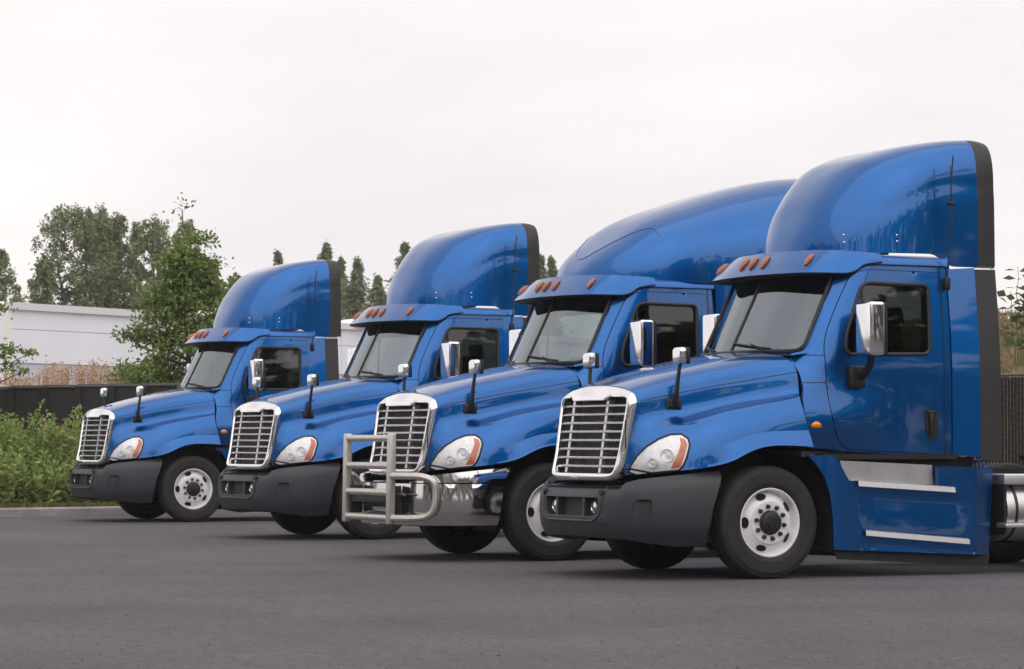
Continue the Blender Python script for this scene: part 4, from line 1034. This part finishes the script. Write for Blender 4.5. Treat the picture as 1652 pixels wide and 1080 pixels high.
for k in range(nP):
    a, b = k*pw, min(LB, (k+1)*pw)-.03
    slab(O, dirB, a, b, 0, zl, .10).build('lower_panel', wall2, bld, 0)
    slab(O, dirB, a, b, zl+.02, zm, .16).build('wall_panel', wallm, bld, 0)
    slab(O, dirB, a, b, zm+.02, HB-.28, .16).build('wall_panel', wallm, bld, 0)
slab(O, dirB, -.1, LB, HB-.28, HB, .34).build('roof_trim', trimm, bld, 0)
slab(O, -dirL, -26, 0, 0, HB-.2, .12).build('side_wall', wallm, bld, 0)
slab(O, dirB, -.12, .14, 0, HB-.28, .22).build('corner_post', domem, bld, 0)
MB().add([O+(0, 0, HB-.1), dirB*LB+(0, 0, HB-.1), dirB*LB+dirL*26+(0, 0, HB-.1), dirL*26+(0, 0, HB-.1)], [(0, 1, 2, 3)]).build('roof', domem, bld, 0)
def dome(c, rx, h):
    V = []; F = []
    for i in range(7):
        a = i/6*math.pi/2
        for k in range(20):
            b = 2*math.pi*k/20; V.append(c+np.array([rx*math.cos(a)*math.cos(b), rx*math.cos(a)*math.sin(b), h*math.sin(a)]))
    for i in range(6):
        for k in range(20): F.append((i*20+k, i*20+(k+1) % 20, (i+1)*20+(k+1) % 20, (i+1)*20+k))
    MB().add(V, F).build('roof_dome', domem, bld, 60)
for px, py, Z, rx, h in ((8, 488, 113, .75, .30), (88, 492, 116, .35, .12), (318, 497, 121, .9, .32), (570, 518, 131, .95, .38)):
    p = at(px, py, Z)-bA; p[2] = HB-.12; dome(p, rx, h)

# ---- black panel fence, left
fpm = mat('black_fence_panel', (.012, .011, .013), .6, noise=.2, scale=3); frm = mat('fence_rail_grey', (.12, .115, .12), .5, .3)
fence = empty('panel_fence', (0, 0, 0)); tag(fence, 'black panel fence behind the green weeds, left of the farthest truck', 'fence')
Zf = 53.0; FT_ = hgt(629, Zf)
fx = at(17.3-54*3, YH, Zf)[0]; pitch_ = 54*Zf/FPX
for k in range(14):
    xa = fx+k*pitch_; zz = FT_+.012*k-.06*S((3-k)/3)
    MB().add([(xa+.05, Zf, .1), (xa+pitch_-.05, Zf, .1), (xa+pitch_-.05, Zf, zz), (xa+.05, Zf, zz), (xa+.05, Zf+.03, .1), (xa+pitch_-.05, Zf+.03, .1), (xa+pitch_-.05, Zf+.03, zz), (xa+.05, Zf+.03, zz)],
             [(0, 1, 2, 3), (4, 7, 6, 5), (0, 3, 7, 4), (1, 5, 6, 2), (3, 2, 6, 7)]).build('fence_panel', fpm, fence, 0)
    MB().box((xa, Zf-.03, zz/2), (.13, .08, zz)).build('fence_post', M['under'], fence, 0)
    MB().box((xa+pitch_/2, Zf-.01, zz+.02), (pitch_, .06, .05)).build('fence_rail', frm, fence, 0)
# ---- slatted chain-link fence, right
sf = empty('slat_fence', (0, 0, 0)); tag(sf, 'black slatted chain-link fence below the dry bank at the right edge', 'fence')
A = at(1560, 608, 43.2); Bv = at(1700, 602, 41.6); A[2] = B_z = hgt(606.5, 43); dF = (Bv-A); dF[2] = 0; Lf = np.linalg.norm(dF); dF /= Lf
nS = 30
sl = None
for k in range(nS):
    p = A+dF*(k*.072)+np.array([0, 0, 0]); ang_ = math.atan2(dF[1], dF[0])
    if sl is None:
        sl = MB().box((0, 0, 0), (.050, .012, B_z-.12)).build('fence_slat', fpm, sf, 0); oo = sl
    else: oo = sl.copy(); COL.objects.link(oo); oo.parent = sf
    oo.location = (p[0], p[1], (B_z-.12)/2+.08); oo.rotation_euler = (0, 0, ang_+rng.normal()*.05)
MB().tube([A-dF*.5+(0, 0, .0), A+dF*2.6], .024, 8).build('fence_top_rail', frm, sf, 50)
for k in range(2): p = A+dF*(k*2.2-.2); MB().tube([(p[0], p[1], 0), (p[0], p[1], B_z+.04)], .035, 8).build('fence_post', fpm, sf, 50)
wire = MB()
for k in range(-30, 46):
    for sgn in (1, -1):
        q0 = A+dF*(k*.06); q1 = A+dF*(k*.06+sgn*(B_z-.2)*.6)
        tt = np.linspace(0, 1, 2)
        pts = []
        for t in np.linspace(0, 1, 12):
            s_ = k*.06+sgn*(B_z-.2)*.6*t
            if -.2 <= s_ <= 2.3: pts.append(A+dF*s_+np.array([dF[1], -dF[0], 0])*.012+np.array([0, 0, .1-B_z+(B_z-.1)*t]))
        if len(pts) > 1: wire.tube([pts[0], pts[-1]], .0025, 3, False)
w_ = wire.build('chain_link', fpm, sf, 0); w_['kind'] = 'stuff'

# ---- plants: weeds in front of the fence
def stem_plant(mb_, C, D, b, h, n, ls):
    tip = b+np.array([rng.normal()*.10*h, rng.normal()*.10*h, h]); pts = limb(mb_, b, tip, .010, .003, .04, 5, 4)
    for k in range(n):
        f = .12+.88*k/n; p = np.array([np.interp(f*4, range(5), [q[i] for q in pts]) for i in range(3)])
        for q in range(3):
            a = rng.random()*2*math.pi; L_ = ls*(1.25-.7*f)*(.7+.6*rng.random()); d = np.array([math.cos(a), math.sin(a), .35+.5*f]); d /= np.linalg.norm(d)
            C.append(p+d*L_*.5); D.append(np.append(d, L_))
def weeds(name, spots, label, kind, leaf='shrub', group=None, cat='weed'):
    mb_ = MB(); C = []; D = []; b0 = np.array(spots[0][0])
    for b, h, n, ls in spots: stem_plant(mb_, C, D, np.array(b)-b0, h, n, ls)
    D = np.array(D); C = np.array(C); V, F = leaf_mesh(C, D[:, 3], .5, .42, .3, D[:, :3])
    if kind:
        V2 = np.concatenate([V, np.array(mb_.v)]); 
        o = empty(name, tuple(b0)) if False else np_mesh(name, V, F, LF[leaf]); o.location = tuple(b0); tag(o, label, cat, kind='stuff')
        return o
    root = empty(name, tuple(b0)); mb_.build('stem', LFstem, root, 60); np_mesh('leaves', V, F, LF[leaf], root); tag(root, label, cat, group); return root
LFstem = mat('green_stem', (.10, .13, .05), .8)
sp_ = []
for k in range(950):
    t = -5+rng.random()*9.5; o_ = .55+2.6*rng.random()**1.1; q = K0+KD*t+KN*o_; back = min(1, o_/2.2)
    px_ = 826+q[0]/q[1]*FPX
    h = (.42+1.12*back)*(.68+.45*rng.random()); sp_.append(((q[0], q[1], .12), h, int(8+9*back), .18))
weeds('weeds', sp_, 'thick green leafy weeds behind the kerb at the left edge', True)
for px, py, Z, lab in [(46, 646, 48.6, 'tallest leafy weed shoot standing out against the black fence panel'), (108, 656, 48.8, 'second tall weed shoot, against the fence left of the farthest grille'), (78, 667, 48.4, 'shorter weed shoot between the two tall ones'), (3, 670, 48.2, 'weed shoot at the very left edge below the fence'), (148, 653, 50.5, 'green weed tip showing above the hood mirror of the farthest truck'), (24, 676, 48.0, 'low bushy weed shoot left of the tallest one'), (128, 684, 48.2, 'low weed shoot just left of the farthest grille')]:
    top_ = at(px, py, Z); hh_ = top_[2]-.12
    weeds('weed_shoot', [((top_[0], Z, .12), hh_, 30, .19), ((top_[0]+.05, Z+.05, .12), hh_*.88, 24, .18), ((top_[0]-.07, Z+.03, .12), hh_*.8, 22, .18)], lab, False, 'shrub', 'tall weed shoots')
# rusty seed heads among the weeds
C = []
for px, py in [(68, 690), (95, 695), (122, 699), (96, 803)]:
    C.append(at(px, py, 47.9)+rng.normal(size=(26, 3))*(.035, .05, .06))
V, F = leaf_mesh(np.concatenate(C), .05); o = np_mesh('withered_leaves', V, F, leafmat('withered_leaf', (.35, .17, .06), (.62, .36, .16), .3, 3.0)); tag(o, 'withered orange leaves among the green weeds', 'leaves', kind='stuff')
# verge grass along the kerb
n = 16000; t = -7+rng.random(n)*20; o_ = .18+rng.random(n)**1.5*.75; q = K0+KD*t[:, None]+KN*o_[:, None]
C = np.column_stack([q, np.full(n, .17)]); D = np.column_stack([rng.normal(size=n)*.4, rng.normal(size=n)*.4, np.ones(n)])
V, F = leaf_mesh(C, .10+.09*rng.random(n), .1, .10, .1, D); o = np_mesh('grass', V, F, LF['grass']); tag(o, 'strip of dry yellow-green grass along the kerb', 'grass', kind='stuff')
# dry dock stalks behind the left fence
C = []; Sx = MB(); D = []
for k in range(270):
    px = -40+rng.random()*310; Z = 55+rng.random()*5; py = 592+rng.random()*30+6*math.sin(px*.035)+(10 if px < 60 else 0); tp_ = at(px, py, Z)
    Sx.tube([(tp_[0]+rng.normal()*.05, Z, 1.0), tp_], .006, 3, False)
    for q in range(3 if rng.random() < .5 else 1):
        c = tp_+np.array([rng.normal()*.05, rng.normal()*.05, -.14*q]); C.append(c+rng.normal(size=(14, 3))*np.array([.028, .028, .055]))
    if rng.random() < .3: C.append(np.column_stack([tp_[0]+rng.normal(size=8)*.06, Z+rng.normal(size=8)*.1, 1.5+rng.random(8)*max(.1, tp_[2]-1.7)]))
V, F = leaf_mesh(np.concatenate(C), .055); V2 = np.array(Sx.v); 
o = np_mesh('dry_dock', V, F, LF['dry']); tag(o, 'band of dried rust-brown dock seed heads above the left fence', 'dry plants', kind='stuff')
Sx.build('dry_stalks', LF['dry'], o, 0)
# dry grass and sapling on the right bank
n = 22000; X = 6.5+rng.random(n)*7; Y = 43.4+rng.random(n)*9; Zb = np.array([max(.02, 3.55*S((b-43.6-(14-a)*.35)/7.5)+.10*math.sin(a*2.1+b)) for a, b in zip(X, Y)])
D = np.column_stack([rng.normal(size=n)*.5, rng.normal(size=n)*.5, np.ones(n)]); V, F = leaf_mesh(np.column_stack([X, Y, Zb+.08]), .20+.22*rng.random(n), .1, .07, .1, D)
o = np_mesh('dry_grass', V, F, LF['straw']); tag(o, 'straw-coloured dry grass on the bank behind the right fence', 'grass', kind='stuff')
Z = 50.0
sap = empty('sapling', (at(1642, 560, Z)[0], Z, 2.6)); tb = MB(); C = []; D = []
b0 = np.array(sap.location)
LP_ = leafmat('sapling_leaves', (.055, .10, .03), (.17, .24, .085), .4, 1.5)
for px, pt in ((1642, 430), (1655, 445), (1630, 470), (1664, 460)):
    tip = at(px, pt, Z)-b0; base_ = np.array([(px-1642)*.004, 0, 0.0]); pts = limb(tb, base_, tip, .014, .004, .02, 8, 5)
    for k in range(9):
        f = .25+.75*k/8.5; p = np.array([np.interp(f*7, range(8), [q[i] for q in pts]) for i in range(3)])
        for sg in (1, -1):
            L_ = .14+.10*rng.random(); d = np.array([sg*(.8+.3*rng.random()), rng.normal()*.5, -.15+.3*rng.random()]); d /= np.linalg.norm(d); C.append(p+d*L_*.7); D.append(np.append(d, L_))
D = np.array(D); V, F = leaf_mesh(np.array(C), D[:, 3], .8, .72, .25, D[:, :3]); tb.build('stem', LFstem, sap, 60); np_mesh('leaves', V, F, LP_, sap); tag(sap, 'leafy sapling on the dry bank at the right edge', 'sapling')
# ---- woods on the far side of the lot, behind the photographer (seen in the paint and the chrome)
C = []
for k in range(1300):
    a = R(-50+ 245*rng.random()); r_ = 62+16*rng.random(); c = np.array([math.cos(-a)*r_, math.sin(-a)*r_*.9-5, 0]); h_ = 16+7*rng.random()+3*math.sin(k*.7)
    n = 46; d = rng.normal(size=(n, 3)); d /= np.linalg.norm(d, axis=1)[:, None]
    C.append(c+np.array([0, 0, h_*rng.random()**.8])+d*np.array([2.2, 2.2, 2.0])*rng.random((n, 1))**.4)
C = np.concatenate(C); C = C[(C[:, 2] > 0)&((C[:, 1] < 20)|(np.abs(C[:, 0]) > 40))]; V, F = leaf_mesh(C, 1.5); o = np_mesh('woods', V, F, leafmat('wood_leaves', (.018, .028, .012), (.070, .090, .040), .15, .1)); tag(o, 'far wood around the lot behind the viewer, mirrored in the truck paint', 'woods', kind='stuff')

# ---- loose grit on the asphalt
n = 6000; Yg = 13.5+rng.random(n)**1.6*26; Xg = (rng.random(n)-.5)*2*.205*Yg; sz = .004+.008*rng.random(n)**2.5
oct_ = np.array([(1, 0, 0), (0, 1, 0), (-1, 0, 0), (0, -1, 0), (0, 0, .9)]); an = rng.random(n)*6.28
Q = oct_[None]*sz[:, None, None]*(.7+.6*rng.random((n, 5, 1))); ca, sa = np.cos(an)[:, None], np.sin(an)[:, None]
Vg = np.stack([Q[..., 0]*ca-Q[..., 1]*sa+Xg[:, None], Q[..., 0]*sa+Q[..., 1]*ca+Yg[:, None], Q[..., 2]+.001], -1).reshape(-1, 3)
Fg = (np.array([(0, 1, 4), (1, 2, 4), (2, 3, 4), (3, 0, 4)])[None]+5*np.arange(n)[:, None, None]).reshape(-1, 3)
o = np_mesh('grit', Vg, Fg, leafmat('loose_grit', (.035, .032, .036), (.20, .18, .19), 0.0, 2.0, .8)); tag(o, 'loose grit scattered over the asphalt', 'grit', kind='stuff')
# ---- a little summer haze
hz = bpy.data.materials.new('haze'); hz.use_nodes = True; t = hz.node_tree; t.nodes.clear()
pv = N(t, 'ShaderNodeVolumePrincipled'); pv.inputs['Color'].default_value = (.97, .97, .98, 1); pv.inputs['Density'].default_value = 0.00035; pv.inputs['Anisotropy'].default_value = 0.2
o_ = N(t, 'ShaderNodeOutputMaterial'); t.links.new(pv.outputs['Volume'], o_.inputs['Volume'])
h = MB().box((0, 0, 14.0), (1840, 1840, 30.0)).build('haze', hz, None, 0); tag(h, 'thin pale haze over the whole lot', 'haze', kind='stuff')
